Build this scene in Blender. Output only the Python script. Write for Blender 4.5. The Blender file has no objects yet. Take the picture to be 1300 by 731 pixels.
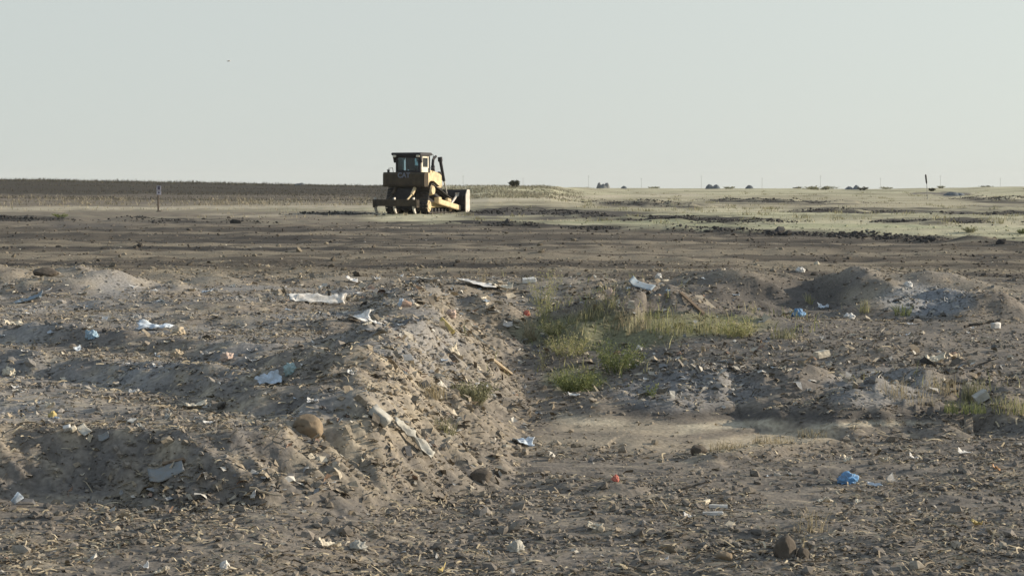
import bpy, bmesh, math, random
import numpy as np
from mathutils import Vector, Matrix, noise as mnoise, Euler

R = math.radians
rng = np.random.default_rng(7)
random.seed(7)
scene = bpy.context.scene
COL = scene.collection

# ------------------------------------------------------------------ camera model
FPX, CX, CY, HV = 2426.0, 650.0, 365.5, 236.0
CZ = 1.66
PITCH = math.atan((CY - HV) / FPX)
SP, CP = math.sin(PITCH), math.cos(PITCH)

def ray(u, v):
    xr = (u - CX) / FPX; yr = -(v - CY) / FPX
    return np.array([xr, CP + yr * SP, -SP + yr * CP])

def G(u, v, z=0.0):
    d = ray(u, v); t = (z - CZ) / d[2]
    return (d[0] * t, d[1] * t)

def project(x, y, z):
    dz = z - CZ
    dep = y * CP - dz * SP
    up = y * SP + dz * CP
    ok = dep > 0.3
    dep = np.where(ok, dep, 0.3)
    return CX + FPX * x / dep, np.where(ok, CY - FPX * up / dep, 9999.0)

# ------------------------------------------------------------------ noise
_perm = np.random.default_rng(3).permutation(256).astype(np.int32)
_perm = np.concatenate([_perm, _perm, _perm])
_ga = np.random.default_rng(5).uniform(0, 2 * math.pi, 256)
_gx, _gy = np.cos(_ga).astype(np.float32), np.sin(_ga).astype(np.float32)

def pn(x, y):
    xf = np.floor(x); yf = np.floor(y)
    xi = xf.astype(np.int64) & 255; yi = yf.astype(np.int64) & 255
    fx = (x - xf).astype(np.float32); fy = (y - yf).astype(np.float32)
    ux = fx * fx * fx * (fx * (fx * 6 - 15) + 10); uy = fy * fy * fy * (fy * (fy * 6 - 15) + 10)
    a = _perm[xi]; b = _perm[xi + 1]
    def g(h, dx, dy): return _gx[h] * dx + _gy[h] * dy
    n00 = g(_perm[a + yi], fx, fy); n10 = g(_perm[b + yi], fx - 1, fy)
    n01 = g(_perm[a + yi + 1], fx, fy - 1); n11 = g(_perm[b + yi + 1], fx - 1, fy - 1)
    x0 = n00 + ux * (n10 - n00); x1 = n01 + ux * (n11 - n01)
    return (x0 + uy * (x1 - x0)) * 1.5

def nz(x, y, wl, o=0.0, ang=0.0, st=1.0):
    if ang or st != 1.0:
        c, s = math.cos(ang), math.sin(ang)
        x, y = (x * c + y * s) / st, (-x * s + y * c)
    return pn(x / wl + o * 17.13 + 1000.3, y / wl + o * 31.7 + 1000.7)

def sst(a, b, x):
    t = np.clip((x - a) / (b - a), 0, 1); return t * t * (3 - 2 * t)

# ------------------------------------------------------------------ terrain shape
# edge of the upper fill (pixel of the lip, slope width in metres)
LIP = [(-900, 560, .6), (0, 549, .7), (120, 547, .7), (200, 552, .68), (300, 557, .66), (360, 553, .7), (400, 545, .85),
       (440, 535, .9), (490, 526, .9), (507, 503, .95), (516, 478, 1.0), (530, 450, 1.05), (546, 416, 1.2), (541, 386, 1.4),
       (528, 363, 2.0), (590, 361, 2.2), (640, 357, 3.0), (720, 358, 3.2), (800, 351, 3.2), (860, 352, 3.0), (905, 358, 1.3),
       (960, 351, 1.25), (1090, 350, 1.3), (1150, 358, 2.2), (1300, 362, 3.4), (2200, 372, 3.4)]
LIPW = np.array([G(u, v) for u, v, w in LIP]); LIPS = np.array([w for u, v, w in LIP])

def seg_dist(x, y, P, attr=None):
    best = np.full(x.shape, 1e9); side = np.zeros(x.shape); av = np.zeros(x.shape); tt = np.zeros(x.shape)
    L = 0.0
    for i in range(len(P) - 1):
        ax, ay = P[i]; bx, by = P[i + 1]; dx, dy = bx - ax, by - ay; l2 = dx * dx + dy * dy
        t = np.clip(((x - ax) * dx + (y - ay) * dy) / l2, 0, 1)
        ex, ey = x - ax - t * dx, y - ay - t * dy
        d = ex * ex + ey * ey
        m = d < best
        best = np.where(m, d, best)
        side = np.where(m, dx * (y - ay) - dy * (x - ax), side)
        if attr is not None: av = np.where(m, attr[i] + t * (attr[i + 1] - attr[i]), av)
        tt = np.where(m, (i + t) / (len(P) - 1), tt)
    return np.sqrt(best), np.sign(side), av, tt

def inside(x, y, P):
    c = np.zeros(x.shape, bool); n = len(P); j = n - 1
    for i in range(n):
        xi, yi = P[i]; xj, yj = P[j]
        if yi != yj:
            c ^= ((yi > y) != (yj > y)) & (x < (xj - xi) * (y - yi) / (yj - yi) + xi)
        j = i
    return c
UP_POLY = np.vstack([LIPW, [[60, LIPW[-1][1]], [60, 200], [-60, 200], [-60, LIPW[0][1]]]])

# push ridges: pixel crest line, height, half width far/near (m), base z
RIDGES = [
    ([(-120, 404), (0, 409), (100, 414), (200, 422), (330, 431), (400, 444), (450, 455)], .17, .55, .42, 0),
    ([(-120, 436), (0, 441), (100, 445), (200, 454), (330, 468), (400, 474), (470, 486)], .20, .55, .40, 0),
    ([(300, 484), (360, 487), (420, 490), (500, 513)], .20, .5, .38, 0),
    ([(180, 392), (300, 396), (420, 402), (480, 398), (560, 402)], .15, .6, .45, 0),
    ([(380, 421), (450, 424), (500, 420), (550, 424)], .18, .6, .45, 0),
    ([(-100, 372), (40, 374), (150, 378), (300, 381), (420, 372)], .12, .9, .6, 0),
    ([(430, 365), (480, 362), (540, 360)], .12, .9, .6, 0),
    ([(-200, 480), (-40, 492), (60, 498), (200, 512), (300, 528)], .09, .5, .4, 0),
    ([(800, 474), (850, 452), (890, 444), (950, 441), (1000, 450), (1050, 460), (1110, 464), (1180, 452), (1240, 448), (1300, 462), (1500, 480)], .34, 1.5, 1.0, -.3),
    ([(690, 425), (760, 410), (810, 412), (860, 420)], .16, 1.2, .8, -.35),
    ([(900, 405), (980, 403), (1100, 402), (1300, 404)], .08, 1.5, .8, -.2),
    ([(885, 574), (960, 562), (1020, 551), (1068, 544)], .10, .4, .2, -.48),
    ([(700, 592), (740, 584), (775, 586), (790, 596)], .10, .25, .3, -.42),
    ([(0, 343), (40, 338), (90, 341), (135, 350)], .32, 1.6, 1.6, 0),
    ([(330, 346), (400, 343), (470, 348)], .14, 1.6, 1.3, 0),
    ([(150, 352), (230, 346), (290, 352)], .16, 1.6, 1.3, 0),
    ([(870, 368), (930, 358), (990, 353), (1050, 352), (1105, 356), (1150, 362)], .29, 2.4, 1.0, -.22),
    ([(600, 368), (680, 362), (760, 366), (830, 354), (880, 368)], .36, 1.4, 1.4, -.1),
    ([(1100, 376), (1150, 367), (1205, 367), (1250, 378)], .24, 1.1, 1.0, -.12),
    ([(1215, 372), (1240, 366), (1280, 384)], .20, .8, .8, -.12),
]
RIDGES = [(np.array([G(u, v, b + h) for u, v in p]), h, wf, wn) for p, h, wf, wn, b in RIDGES]

# far windrows, pixel line + height + half width in metres
WIND = [
    ([(560, 284), (600, 283), (700, 287), (800, 290), (900, 292), (1000, 296), (1100, 299), (1200, 304), (1400, 312)], .13, 1.2),
    ([(590, 271), (680, 268), (740, 273), (800, 276), (860, 279), (950, 281)], .16, 2.2),
    ([(755, 258), (800, 259), (850, 261), (900, 262)], .30, 2.5),
    ([(890, 255), (960, 256), (1030, 258), (1090, 258)], .22, 3),
    ([(1000, 267), (1100, 267), (1200, 269), (1400, 272)], .2, 2.5),
    ([(850, 278), (900, 278), (990, 281)], .15, 1.8),
    ([(1110, 280), (1200, 282), (1260, 281)], .15, 1.8),
    ([(1220, 254), (1320, 257)], .2, 3),
    ([(-60, 277), (90, 279)], .14, 1.5), ([(165, 279), (250, 282), (330, 281)], .12, 1.5),
    ([(380, 272), (430, 271), (475, 273)], .12, 2.0),
]
WINDW = [(np.array([G(u, v, h * .5) for u, v in p]), h, w) for p, h, w in WIND]

def far_base(x, y):
    r = np.hypot(x, y)
    u = CX + FPX * x / np.maximum(y, .3 * r + .01)
    yc = np.interp(u, [-400, 480, 620, 700, 800, 1300], [260, 260, 215, 230, 380, 380])
    vc = np.interp(u, [-400, 0, 150, 300, 420, 480, 560, 620, 690, 740, 900, 1100, 1170, 1230, 1300, 1600], [214, 228, 230.5, 233.5, 235.6, 236.6, 237.5, 236.5, 237, 239.2, 239.8, 240.3, 239.4, 238.4, 237.2, 236])
    zc = CZ - (vc - HV) / FPX * yc
    y0 = np.interp(u, [-400, 480, 620, 800], [150, 150, 120, 110])
    t = np.clip((r - y0) / (yc - y0), 0, 1)
    t = t * t * (2 - t) * .75 + t * .25
    z = zc * t
    b = sst(0, 1, (r - yc) / 220.0)
    z = np.where(r > yc, zc + (-1.0 - zc) * b, z)
    z = z + (.16 * nz(x, y, 16, 81) + .09 * nz(x, y, 6, 82)) * sst(120, 240, r) * sst(700, 450, r)
    return z - sst(700, 2600, r) * 2.5

def terrain(x, y, detail=True):
    x = np.asarray(x, float); y = np.asarray(y, float)
    shp = x.shape; x = x.ravel(); y = y.ravel()
    r = np.hypot(x, y)
    z = np.zeros_like(x)
    m = r > 95
    z[m] = far_base(x[m], y[m])
    sl = np.zeros_like(x); up = np.ones_like(x)
    n = r < 48
    X, Y = x[n], y[n]
    wob = .16 * nz(X, Y, 1.3, 1) + .08 * nz(X, Y, .45, 2)
    d, _, w, _ = seg_dist(X, Y, LIPW, LIPS)
    ins = inside(X, Y, UP_POLY)
    sd = np.where(ins, d, -d) + wob
    low = -.50 + .15 * sst(-.5, -1.6, X) + .26 * sst(18.5, 23.5, Y) * sst(-.2, 2.2, X)
    px, py = G(735, 478, -.55)
    qx, qy = G(985, 396, -.35); low = low - .16 * np.exp(-(((X - qx) / 1.6) ** 2 + ((Y - qy) / 2.4) ** 2))
    low = low - .36 * np.exp(-(((X - px) / 1.5) ** 2 + ((Y - py) / 2.6) ** 2))
    S = np.clip((sd + w) / w, 0, 1)
    S = .82 * S + .18 * (S * S * (3 - 2 * S))
    zz = low * (1 - S)
    zz = zz + .045 * np.exp(-((sd - .12) / .25) ** 2) * sst(20, 14, Y)
    # berm pushed up along the right hand lip of the fill
    bx, by = G(500, 520); cx_, cy_ = G(535, 372)
    zz = zz + .19 * np.exp(-((sd - .22) / .42) ** 2) * sst(-2.3, -1.6, X) * sst(.6, -.6, X) * sst(13.4, 15, Y) * sst(31, 27, Y) * (1 + .8 * nz(X, Y, 1.1, 7))
    for P, h, wf, wn in RIDGES:
        pad = max(wf, wn) * 2.5
        k = (X > P[:, 0].min() - pad) & (X < P[:, 0].max() + pad) & (Y > P[:, 1].min() - pad) & (Y < P[:, 1].max() + pad)
        if not k.any(): continue
        xk, yk = X[k], Y[k]
        dd, si, _, tt = seg_dist(xk, yk, P)
        dd = dd + .25 * wn * nz(xk, yk, .5, 3) + .1 * nz(xk, yk, .22, 5)
        dd = np.maximum(dd, 0)
        ww = np.where(si > 0, wf, wn)
        prof = np.clip(1 - dd / ww, 0, 1); prof = prof * (1.35 - .35 * prof)
        fade = sst(0, .12, tt) * sst(1, .88, tt) * .85 + .15
        zz[k] += (1.0 if h > .205 else .92 if h > .16 else .6) * h * prof * fade * (1 + .5 * nz(xk, yk, .9, 6))
    z[n] = zz
    sl[n] = np.clip(1 - np.abs((sd + w * .5) / (w * .62)) ** 2, 0, 1)
    up[n] = S
    f = (r > 48) & (r < 420)
    X, Y = x[f], y[f]; zz = z[f]
    for P, h, w in WINDW:
        k = (X > P[:, 0].min() - 9) & (X < P[:, 0].max() + 9) & (Y > P[:, 1].min() - 9) & (Y < P[:, 1].max() + 9)
        if not k.any(): continue
        xk, yk = X[k], Y[k]
        dd, si, _, tt = seg_dist(xk, yk, P)
        dd = np.abs(dd + 1.2 * nz(xk, yk, 5, 8) * (w / 1.5) ** .5)
        zz[k] += np.clip(1 - dd / w, 0, 1) * h * .95 * np.clip(.75 + 1.3 * nz(xk, yk, 3.0, 9) + .6 * nz(xk, yk, 1.1, 10), 0, 2.2) * sst(0, .04, tt) * sst(1, .96, tt)
    z[f] = zz
    u, v = project(x, y, z)
    # ---- roughness by zone
    track = np.exp(-(((u - 870) / 240) ** 4 + ((v - 545) / 34) ** 4)) * (r < 22)
    rough = np.interp(r, [0, 9, 14, 30, 36, 60, 100, 200], [1.15, 1.15, 1.0, 1.0, .8, .75, .6, .5])
    emb = np.exp(-(((u - 985) / 95) ** 4 + ((v - 378) / 22) ** 4)) * (r < 36)
    rough = rough * (1 - .78 * track) * (1 - .6 * emb)
    heap = np.exp(-((u - 890) / 130) ** 2 - ((v - 468) / 38) ** 2) + np.exp(-((u - 1140) / 160) ** 2 - ((v - 472) / 34) ** 2) + np.exp(-((u - 760) / 170) ** 2 - ((v - 374) / 24) ** 2) + np.exp(-((u - 1180) / 80) ** 2 - ((v - 376) / 20) ** 2)
    rough = rough * (1 + 1.5 * np.clip(heap, 0, 1) * (r < 40) + .5 * sl) * np.interp(r, [0, 24, 30], [1, 1, .8])
    hpk = (heap > .25) & (r < 40)
    if detail:
        sp = r * .0034
        for wl, amp, o, lump in ((2.6, .03, 11, 0), (1.1, .02, 12, 0), (.55, .012, 13, 2), (.28, .014, 14, 2), (.14, .015, 15, 2), (.075, .012, 16, 2), (.04, .008, 17, 2)):
            k = (sp * 2.0 < wl) & (r < 240)
            if not k.any(): continue
            xx, yy = x[k], y[k]
            if lump == 2:
                a = nz(xx, yy, wl, o, R(-7), 2.3); a = np.where(hpk[k], .6 * a + .7 * (.42 - np.abs(nz(xx, yy, wl * 1.7, o + 60)) * 1.8), a)
            elif lump:
                a = nz(xx, yy, wl, o); q = nz(xx, yy, wl * 3.1, o + 40)
                a = (.42 - np.abs(a) * 1.6) * (0.55 + .9 * np.clip(q + .35, 0, 1))
            else:
                a = nz(xx, yy, wl, o)
            z[k] += a * amp * rough[k]
        # graded middle field: blade and track streaks running across
        k = (r > 26) & (r < 150)
        xx, yy = x[k], y[k]
        wt = sst(28, 36, r[k])
        s1 = nz(xx, yy, 1.3, 21, R(-7), 7); s2 = nz(xx, yy, .6, 22, R(-4), 5); s3 = nz(xx, yy, 3.2, 23, R(-9), 6); s4 = nz(xx, yy, .8, 24); s5 = nz(xx, yy, .4, 30, R(-5), 2)
        z[k] += wt * (.075 * s1 + .04 * s2 + .10 * s3 + .035 * s4 + .025 * s5)
        # slope rills running down to the toe
        k = (sl > .05) & (r < 26)
        xx, yy = x[k], y[k]
        z[k] += sl[k] * (.045 * nz(xx, yy, .11, 25, R(-40), 4) + .075 * nz(xx, yy, .28, 26, R(-40), 3) + .03 * nz(xx, yy, .06, 33, R(-40), 3))
        # cleat marks and wheel ruts on the haul strip and the near floor
        k = (r < 22) & (up < .3)
        xx, yy = x[k], y[k]
        z[k] += .012 * nz(xx, yy, .12, 27, R(8), 5) + .014 * nz(xx, yy, .3, 28, R(12), 6)
    # diagonal cleat rows pressed into the near floor
        k = (r < 15) & (up < .3) & (u > 520)
        xx, yy = x[k], y[k]
        z[k] += .016 * nz(xx, yy, .16, 29, R(-28), 7) * sst(560, 760, u[k])
    # ---- soil colours
    if not detail: return z.reshape(shp)
    DARK = np.array([.118, .110, .103]); BROWN = np.array([.218, .19, .155]); TAN = np.array([.35, .305, .232])
    PALE = np.array([.46, .415, .325]); GREY = np.array([.205, .208, .212]); DRYG = np.array([.385, .36, .26]); GREEN = np.array([.325, .335, .22])
    FIELD = np.array([.158, .142, .118]); BLACK = np.array([.045, .042, .040])
    c = np.empty((x.size, 3))
    def fb(wls, o, **kw):
        a = np.zeros_like(x)
        for i, (wl, am) in enumerate(wls):
            k = sp * 1.6 < wl
            a[k] += am * nz(x[k], y[k], wl, o + i, **kw)
        return a
    nA = fb([(.9, .5), (.35, .5), (.15, .6), (.07, .6)], 31)
    nB = fb([(4.5, .6), (1.7, .6)], 41)
    nS = fb([(.10, .6), (.05, .6), (.25, .4)], 36, ang=R(-6), st=2.6)
    t = np.clip(.45 + .55 * nA + .35 * nB, 0, 1)[:, None]
    c[:] = DARK * (1 - t) + BROWN * t
    def mixin(C, a):
        a = np.clip(a, 0, 1)[:, None]; c[:] = c * (1 - a) + C * a
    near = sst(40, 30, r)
    mixin(GREY, near * np.clip(.25 + .9 * nz(x, y, 1.6, 51) , 0, .7) * up)
    mixin(TAN * .72, near * sl * (.35 + .6 * nA) * (.2 + .8 * sst(330, 430, u)))  # sunlit slope painted lighter, the tan mostly held back from the shaded bank
    mixin(TAN * .8, near * np.clip(nA * 1.3 - .25, 0, .5)); mixin(TAN * .95, near * np.clip(nS * 2.0 - .3, 0, .6)); mixin(DARK * .75, near * np.clip(-nS * 2.0 - .2, 0, .6))
    # graded field streaks
    st = nz(x, y, 1.3, 61, R(-6), 22) * .7 + nz(x, y, .6, 62, R(-4), 18) * .6 + nz(x, y, 4.0, 63, R(-8), 12) * .6 + nz(x, y, .5, 74, 0, 2) * .25 + nz(x, y, 1.4, 75, 0, 3) * .3
    fld = sst(30, 38, r) * sst(118, 100, r)
    mixin(BROWN * np.array([.47, .463, .455]), fld * .9); mixin(TAN * .72, fld * np.clip(st * 2.4 - .25, 0, .75)); mixin(DARK * .46, fld * np.clip(-st * 2.3 - .12, 0, .85))
    # ---- painted patches of soil and some painted shade, placed by where they lie on the ground
    edge = 2.2 * nz(x, y, 2.5, 64) * np.clip(r / 60, .4, 2.0) + 2.0 * nz(x, y, 9, 65)
    def strip(pts, hw, soft=.5):
        p = np.array(pts, float); vc = np.interp(u, p[:, 0], p[:, 1])
        du = np.minimum(u - p[0, 0], p[-1, 0] - u)
        return sst(hw * (1 + soft), hw * (1 - soft), np.abs(v + .5 * edge - vc)) * sst(-15, 25, du)
    def blob(cu, cv, ru, rv):
        q = ((u - cu) / ru) ** 2 + ((v + .6 * edge - cv) / rv) ** 2
        return sst(1.5, .5, q)
    far = (r > 60)
    # grassland right of the machine and beyond
    vt = np.interp(u, [-500, 0, 330, 470, 600, 700, 900, 1100, 1300, 1800], [281, 281, 284, 282, 284, 288, 293, 300, 307, 320])
    grass = sst(1.0, -2.0, v - vt + .6 * edge) * far
    gmix = np.clip(.5 + .9 * nz(x, y, 14, 66, 0, 2.5) + .4 * nz(x, y, 4, 67, 0, 3), 0, 1)[:, None]
    gcol = DRYG * (1 - gmix) + (GREEN * .55 + DRYG * .45) * gmix
    gcol = gcol * (1 + .55 * np.clip(nz(x, y, 5, 77, 0, 3) + .5 * nz(x, y, 1.8, 78, 0, 3), -.9, .5))[:, None]
    a = np.clip(grass, 0, 1)[:, None]; c[:] = c * (1 - a) + gcol * a
    mixin(GREEN, grass * np.clip(strip([(700, 281), (900, 284), (1100, 289), (1320, 296)], 6) * (.5 + nz(x, y, 7, 68)), 0, .8))
    lf = sst(500, 430, u) * far
    mixin(BROWN * .6, grass * lf * np.clip(.75 + st, .2, .95) * sst(267, 271, v))
    mixin(TAN, grass * sst(268, 262, v) * sst(245, 252, v) * .4)
    # dark tilled field climbing to the skyline on the left
    tv = np.interp(u, [-500, 0, 200, 480, 560], [252, 255, 256, 253, 240])
    fieldm = sst(2.5, -2.5, v - tv + .6 * edge) * sst(575, 505, u) * far * (r > 140)
    mixin(BROWN * .52, sst(2.5, -2.5, v - tv - 8 + .6 * edge) * sst(575, 505, u) * far * np.clip(.75 + nz(x, y, 6, 79, 0, 3), .2, 1))
    mixin(FIELD * .28, fieldm)
    mixin(FIELD * np.array([.30, .30, .29]), fieldm * np.clip(.5 + 1.2 * nz(x, y, 11, 69, 0, 6), 0, .8)); mixin(BROWN * .6, fieldm * strip([(-300, 248), (0, 248), (300, 249), (480, 248)], 1.6) * .7)
    mixin(BROWN * .82, lf * far * sst(246, 252, v) * sst(290, 282, v) * np.clip(.65 + .6 * nz(x, y, 7, 83, 0, 5), 0, .9))
    # pale track
    mixin(PALE, far * strip([(-400, 268), (0, 266), (100, 264.5), (200, 264), (330, 263), (470, 262), (540, 260)], 2.1, .7) * .6)
    mixin(PALE, far * strip([(560, 259), (600, 256.5), (700, 251), (850, 247.5), (900, 248)], 1.3, .7) * .8)
    mixin(PALE * .9, far * strip([(250, 272), (330, 274), (475, 271)], 1.4, .7) * .6)
    for (p, h, w), hw in zip(WIND, (2.6, 6.0, 3.4, 2.8, 2.8, 2.8, 3.4, 2.2, 3.0, 2.2, 2.0)):
        mixin(BLACK, far * strip(p, hw * 1.15, .6) * np.clip(1.0 + 1.6 * nz(x, y, 3.5, 71, 0, 2) + .8 * nz(x, y, 1.2, 73), 0, 1))
    mixin(DARK * .7, far * blob(690, 273, 120, 5) * np.clip(.8 + nz(x, y, 4, 80, 0, 3), 0, 1)); mixin(DARK, far * blob(1210, 246.5, 24, 2.5)); mixin(DARK, far * blob(1175, 245.5, 20, 1.2))
    mixin(DARK * .8, far * blob(1160, 270, 90, 2.2) * .7); mixin(DARK * .8, far * blob(1270, 262, 60, 1.6) * .6); mixin(DARK * .9, far * blob(110, 287, 70, 3) * .8)
    # near ground patches
    nr = r < 48
    mixin(TAN * .85, nr * blob(60, 352, 70, 12) * .3); mixin(TAN * .8, nr * blob(240, 352, 60, 10) * .35); mixin(TAN * .75, nr * blob(400, 350, 55, 7) * .4)
    mixin(DARK * .62, nr * np.exp(-(((u - 985) / 115) ** 4 + ((v - 376) / 24) ** 4)) * .9); mixin(TAN * .8, nr * blob(1120, 378, 50, 16) * .65)  # first patch: shade of the mound's near face painted into the soil
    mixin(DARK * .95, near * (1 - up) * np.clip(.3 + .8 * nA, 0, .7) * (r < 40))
    mixin(BROWN * .76, nr * track * np.clip(.75 + .8 * nS, 0, .95))
    mixin(PALE * .72, nr * np.clip(strip([(850, 546), (900, 540), (960, 537), (1000, 537)], 6, .5) * (.9 + .7 * nz(x, y, .35, 72, R(3), 7)), 0, 1))
    mixin(PALE * .85, nr * np.clip(strip([(705, 531), (760, 535), (800, 540)], 5, .6) * (.6 + 1.2 * nz(x, y, .3, 76, R(3), 7)), 0, .9))
    mixin(TAN, nr * strip([(700, 536), (780, 538), (860, 545)], 10, .6) * .5); mixin(TAN * 1.05, nr * strip([(660, 565), (760, 562), (880, 570)], 9, .7) * .35)
    mixin(TAN * .95, nr * strip([(885, 570), (960, 560), (1065, 547)], 10, .4) * .9); mixin(PALE * .9, nr * strip([(1030, 541), (1180, 537)], 3, .5) * .7)
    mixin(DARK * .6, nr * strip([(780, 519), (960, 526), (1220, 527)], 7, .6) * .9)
    mixin(GREY * np.array([1.0, 1.08, 1.18]), nr * blob(1175, 380, 58, 20) * .6); mixin(GREY * np.array([1, 1.03, 1.08]), nr * blob(870, 495, 95, 26) * .45); mixin(GREY, nr * blob(1120, 490, 70, 22) * .6)
    mixin(np.array([.16, .17, .075]), nr * np.clip(blob(760, 420, 110, 22) + blob(880, 412, 100, 14) + blob(730, 482, 40, 18), 0, 1) * .5)
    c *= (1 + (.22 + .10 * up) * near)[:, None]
    return z.reshape(shp), np.clip(c, .02, .6), u, v

# ------------------------------------------------------------------ materials
def mat(name, color, rough=.8, metal=0.0, var=.25, scale=6.0, bump=0.0, spec=.3, dirt=None):
    m = bpy.data.materials.new(name); m.use_nodes = True
    nt = m.node_tree; b = nt.nodes['Principled BSDF']
    b.inputs['Roughness'].default_value = rough; b.inputs['Metallic'].default_value = metal
    b.inputs['Specular IOR Level'].default_value = spec
    tc = nt.nodes.new('ShaderNodeTexCoord'); n = nt.nodes.new('ShaderNodeTexNoise')
    n.inputs['Scale'].default_value = scale; n.inputs['Detail'].default_value = 6; n.inputs['Roughness'].default_value = .65
    nt.links.new(tc.outputs['Object'], n.inputs['Vector'])
    rp = nt.nodes.new('ShaderNodeValToRGB')
    c0 = tuple(max(0, q * (1 - var)) for q in color); c1 = tuple(min(1, q * (1 + var)) for q in color)
    if dirt: c0 = dirt
    rp.color_ramp.elements[0].position = .3; rp.color_ramp.elements[1].position = .66
    rp.color_ramp.elements[0].color = (*c0, 1); rp.color_ramp.elements[1].color = (*c1, 1)
    nt.links.new(n.outputs['Fac'], rp.inputs['Fac']); nt.links.new(rp.outputs['Color'], b.inputs['Base Color'])
    if bump:
        bp = nt.nodes.new('ShaderNodeBump'); bp.inputs['Strength'].default_value = bump; bp.inputs['Distance'].default_value = .02
        nt.links.new(n.outputs['Fac'], bp.inputs['Height']); nt.links.new(bp.outputs['Normal'], b.inputs['Normal'])
    return m

def mat_attr(name, rough=.95, noise_scale=30.0, lo=.7, hi=1.3, bump=.0, trans=0.0):
    m = bpy.data.materials.new(name); m.use_nodes = True
    nt = m.node_tree; b = nt.nodes['Principled BSDF']
    b.inputs['Roughness'].default_value = rough; b.inputs['Specular IOR Level'].default_value = .15
    at = nt.nodes.new('ShaderNodeAttribute'); at.attribute_name = 'Col'
    tc = nt.nodes.new('ShaderNodeTexCoord'); n = nt.nodes.new('ShaderNodeTexNoise')
    n.inputs['Scale'].default_value = noise_scale; n.inputs['Detail'].default_value = 5
    nt.links.new(tc.outputs['Object'], n.inputs['Vector'])
    mr = nt.nodes.new('ShaderNodeMapRange'); mr.inputs['From Min'].default_value = .3; mr.inputs['From Max'].default_value = .7
    mr.inputs['To Min'].default_value = lo; mr.inputs['To Max'].default_value = hi
    nt.links.new(n.outputs['Fac'], mr.inputs['Value'])
    mx = nt.nodes.new('ShaderNodeVectorMath'); mx.operation = 'SCALE'
    nt.links.new(at.outputs['Color'], mx.inputs[0]); nt.links.new(mr.outputs['Result'], mx.inputs['Scale'])
    nt.links.new(mx.outputs['Vector'], b.inputs['Base Color'])
    if bump:
        bp = nt.nodes.new('ShaderNodeBump'); bp.inputs['Strength'].default_value = bump; bp.inputs['Distance'].default_value = .015
        nt.links.new(n.outputs['Fac'], bp.inputs['Height']); nt.links.new(bp.outputs['Normal'], b.inputs['Normal'])
    if trans:
        t = nt.nodes.new('ShaderNodeBsdfTranslucent'); ms = nt.nodes.new('ShaderNodeMixShader'); ms.inputs[0].default_value = trans
        nt.links.new(mx.outputs['Vector'], t.inputs['Color'])
        nt.links.new(b.outputs[0], ms.inputs[1]); nt.links.new(t.outputs[0], ms.inputs[2])
        nt.links.new(ms.outputs[0], nt.nodes['Material Output'].inputs['Surface'])
    return m

GROUND = mat_attr('soil', .97, 28.0, .72, 1.28, .5)
DEBRIS = mat_attr('debris', .9, 60.0, .75, 1.2)
PLANT = mat_attr('plant_leaf', .8, 12.0, .8, 1.2, 0, .3)

def tag(o, label=None, cat=None, group=None, kind=None):
    if label: o['label'] = label
    if cat: o['category'] = cat
    if group: o['group'] = group
    if kind: o['kind'] = kind
    return o

def np_mesh(name, V, F, m, colors=None, smooth=False):
    me = bpy.data.meshes.new(name)
    V = np.asarray(V, np.float32); F = np.asarray(F, np.int32); k = F.shape[1]
    me.vertices.add(len(V)); me.vertices.foreach_set('co', V.ravel())
    me.loops.add(F.size); me.loops.foreach_set('vertex_index', F.ravel())
    me.polygons.add(len(F)); me.polygons.foreach_set('loop_start', np.arange(0, F.size, k, dtype=np.int32))
    me.polygons.foreach_set('loop_total', np.full(len(F), k, np.int32))
    me.polygons.foreach_set('use_smooth', np.full(len(F), smooth, bool))
    if colors is not None:
        a = me.color_attributes.new('Col', 'FLOAT_COLOR', 'POINT')
        c4 = np.ones((len(V), 4), np.float32); c4[:, :3] = colors
        a.data.foreach_set('color', c4.ravel())
    me.update(calc_edges=True)
    if m: me.materials.append(m)
    return me

def link(name, me, parent=None, loc=None):
    o = bpy.data.objects.new(name, me); COL.objects.link(o)
    if parent: o.parent = parent
    if loc is not None: o.location = loc
    return o

# ------------------------------------------------------------------ ground sheet
def grid_axis():
    f = np.arange(-16.8, 16.801, .03)
    e1 = np.arange(16.88, 24, .08); e2 = 24 + np.cumsum(np.linspace(.15, 4, 76)); e2 = e2[e2 < 178]
    s = np.concatenate([e1, e2])
    return np.radians(np.concatenate([-s[::-1], f, s, [180 + .0]]))
AZ = grid_axis()[:-1]
RR = np.concatenate([np.geomspace(.6, 6, 26)[:-1], np.geomspace(6, 60, 720)[:-1], np.geomspace(60, 450, 230)[:-1], np.geomspace(450, 2600, 34)])
AA, RG = np.meshgrid(AZ, RR)
GX, GY = RG * np.sin(AA), RG * np.cos(AA)
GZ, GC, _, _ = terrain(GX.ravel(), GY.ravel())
nr_, nc_ = GX.shape
V = np.stack([GX.ravel(), GY.ravel(), GZ], 1)
idx = np.arange(nr_ * nc_).reshape(nr_, nc_)
a = idx[:-1, :]; b = np.roll(idx, -1, 1)[:-1, :]; c_ = np.roll(idx, -1, 1)[1:, :]; d_ = idx[1:, :]
F = np.stack([a, b, c_, d_], -1).reshape(-1, 4)[:, ::-1]
# close the disc under the viewer
V = np.vstack([V, [[0, 0, float(GZ[:nc_].mean())]]]); GC = np.vstack([GC, GC[:1]])
k0 = len(V) - 1
cap = np.array([[k0, (j + 1) % nc_, j, j] for j in range(nc_)])
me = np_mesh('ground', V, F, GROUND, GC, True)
ground = link('ground', me)
tag(ground, 'churned brown landfill soil rising to a dry grass field', None, None, 'structure')
bm = bmesh.new(); bm.from_mesh(me); bm.verts.ensure_lookup_table()
cv = bm.verts[k0]
for j in range(nc_): bm.faces.new((cv, bm.verts[(j + 1) % nc_], bm.verts[j]))
bm.to_mesh(me); bm.free()

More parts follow.
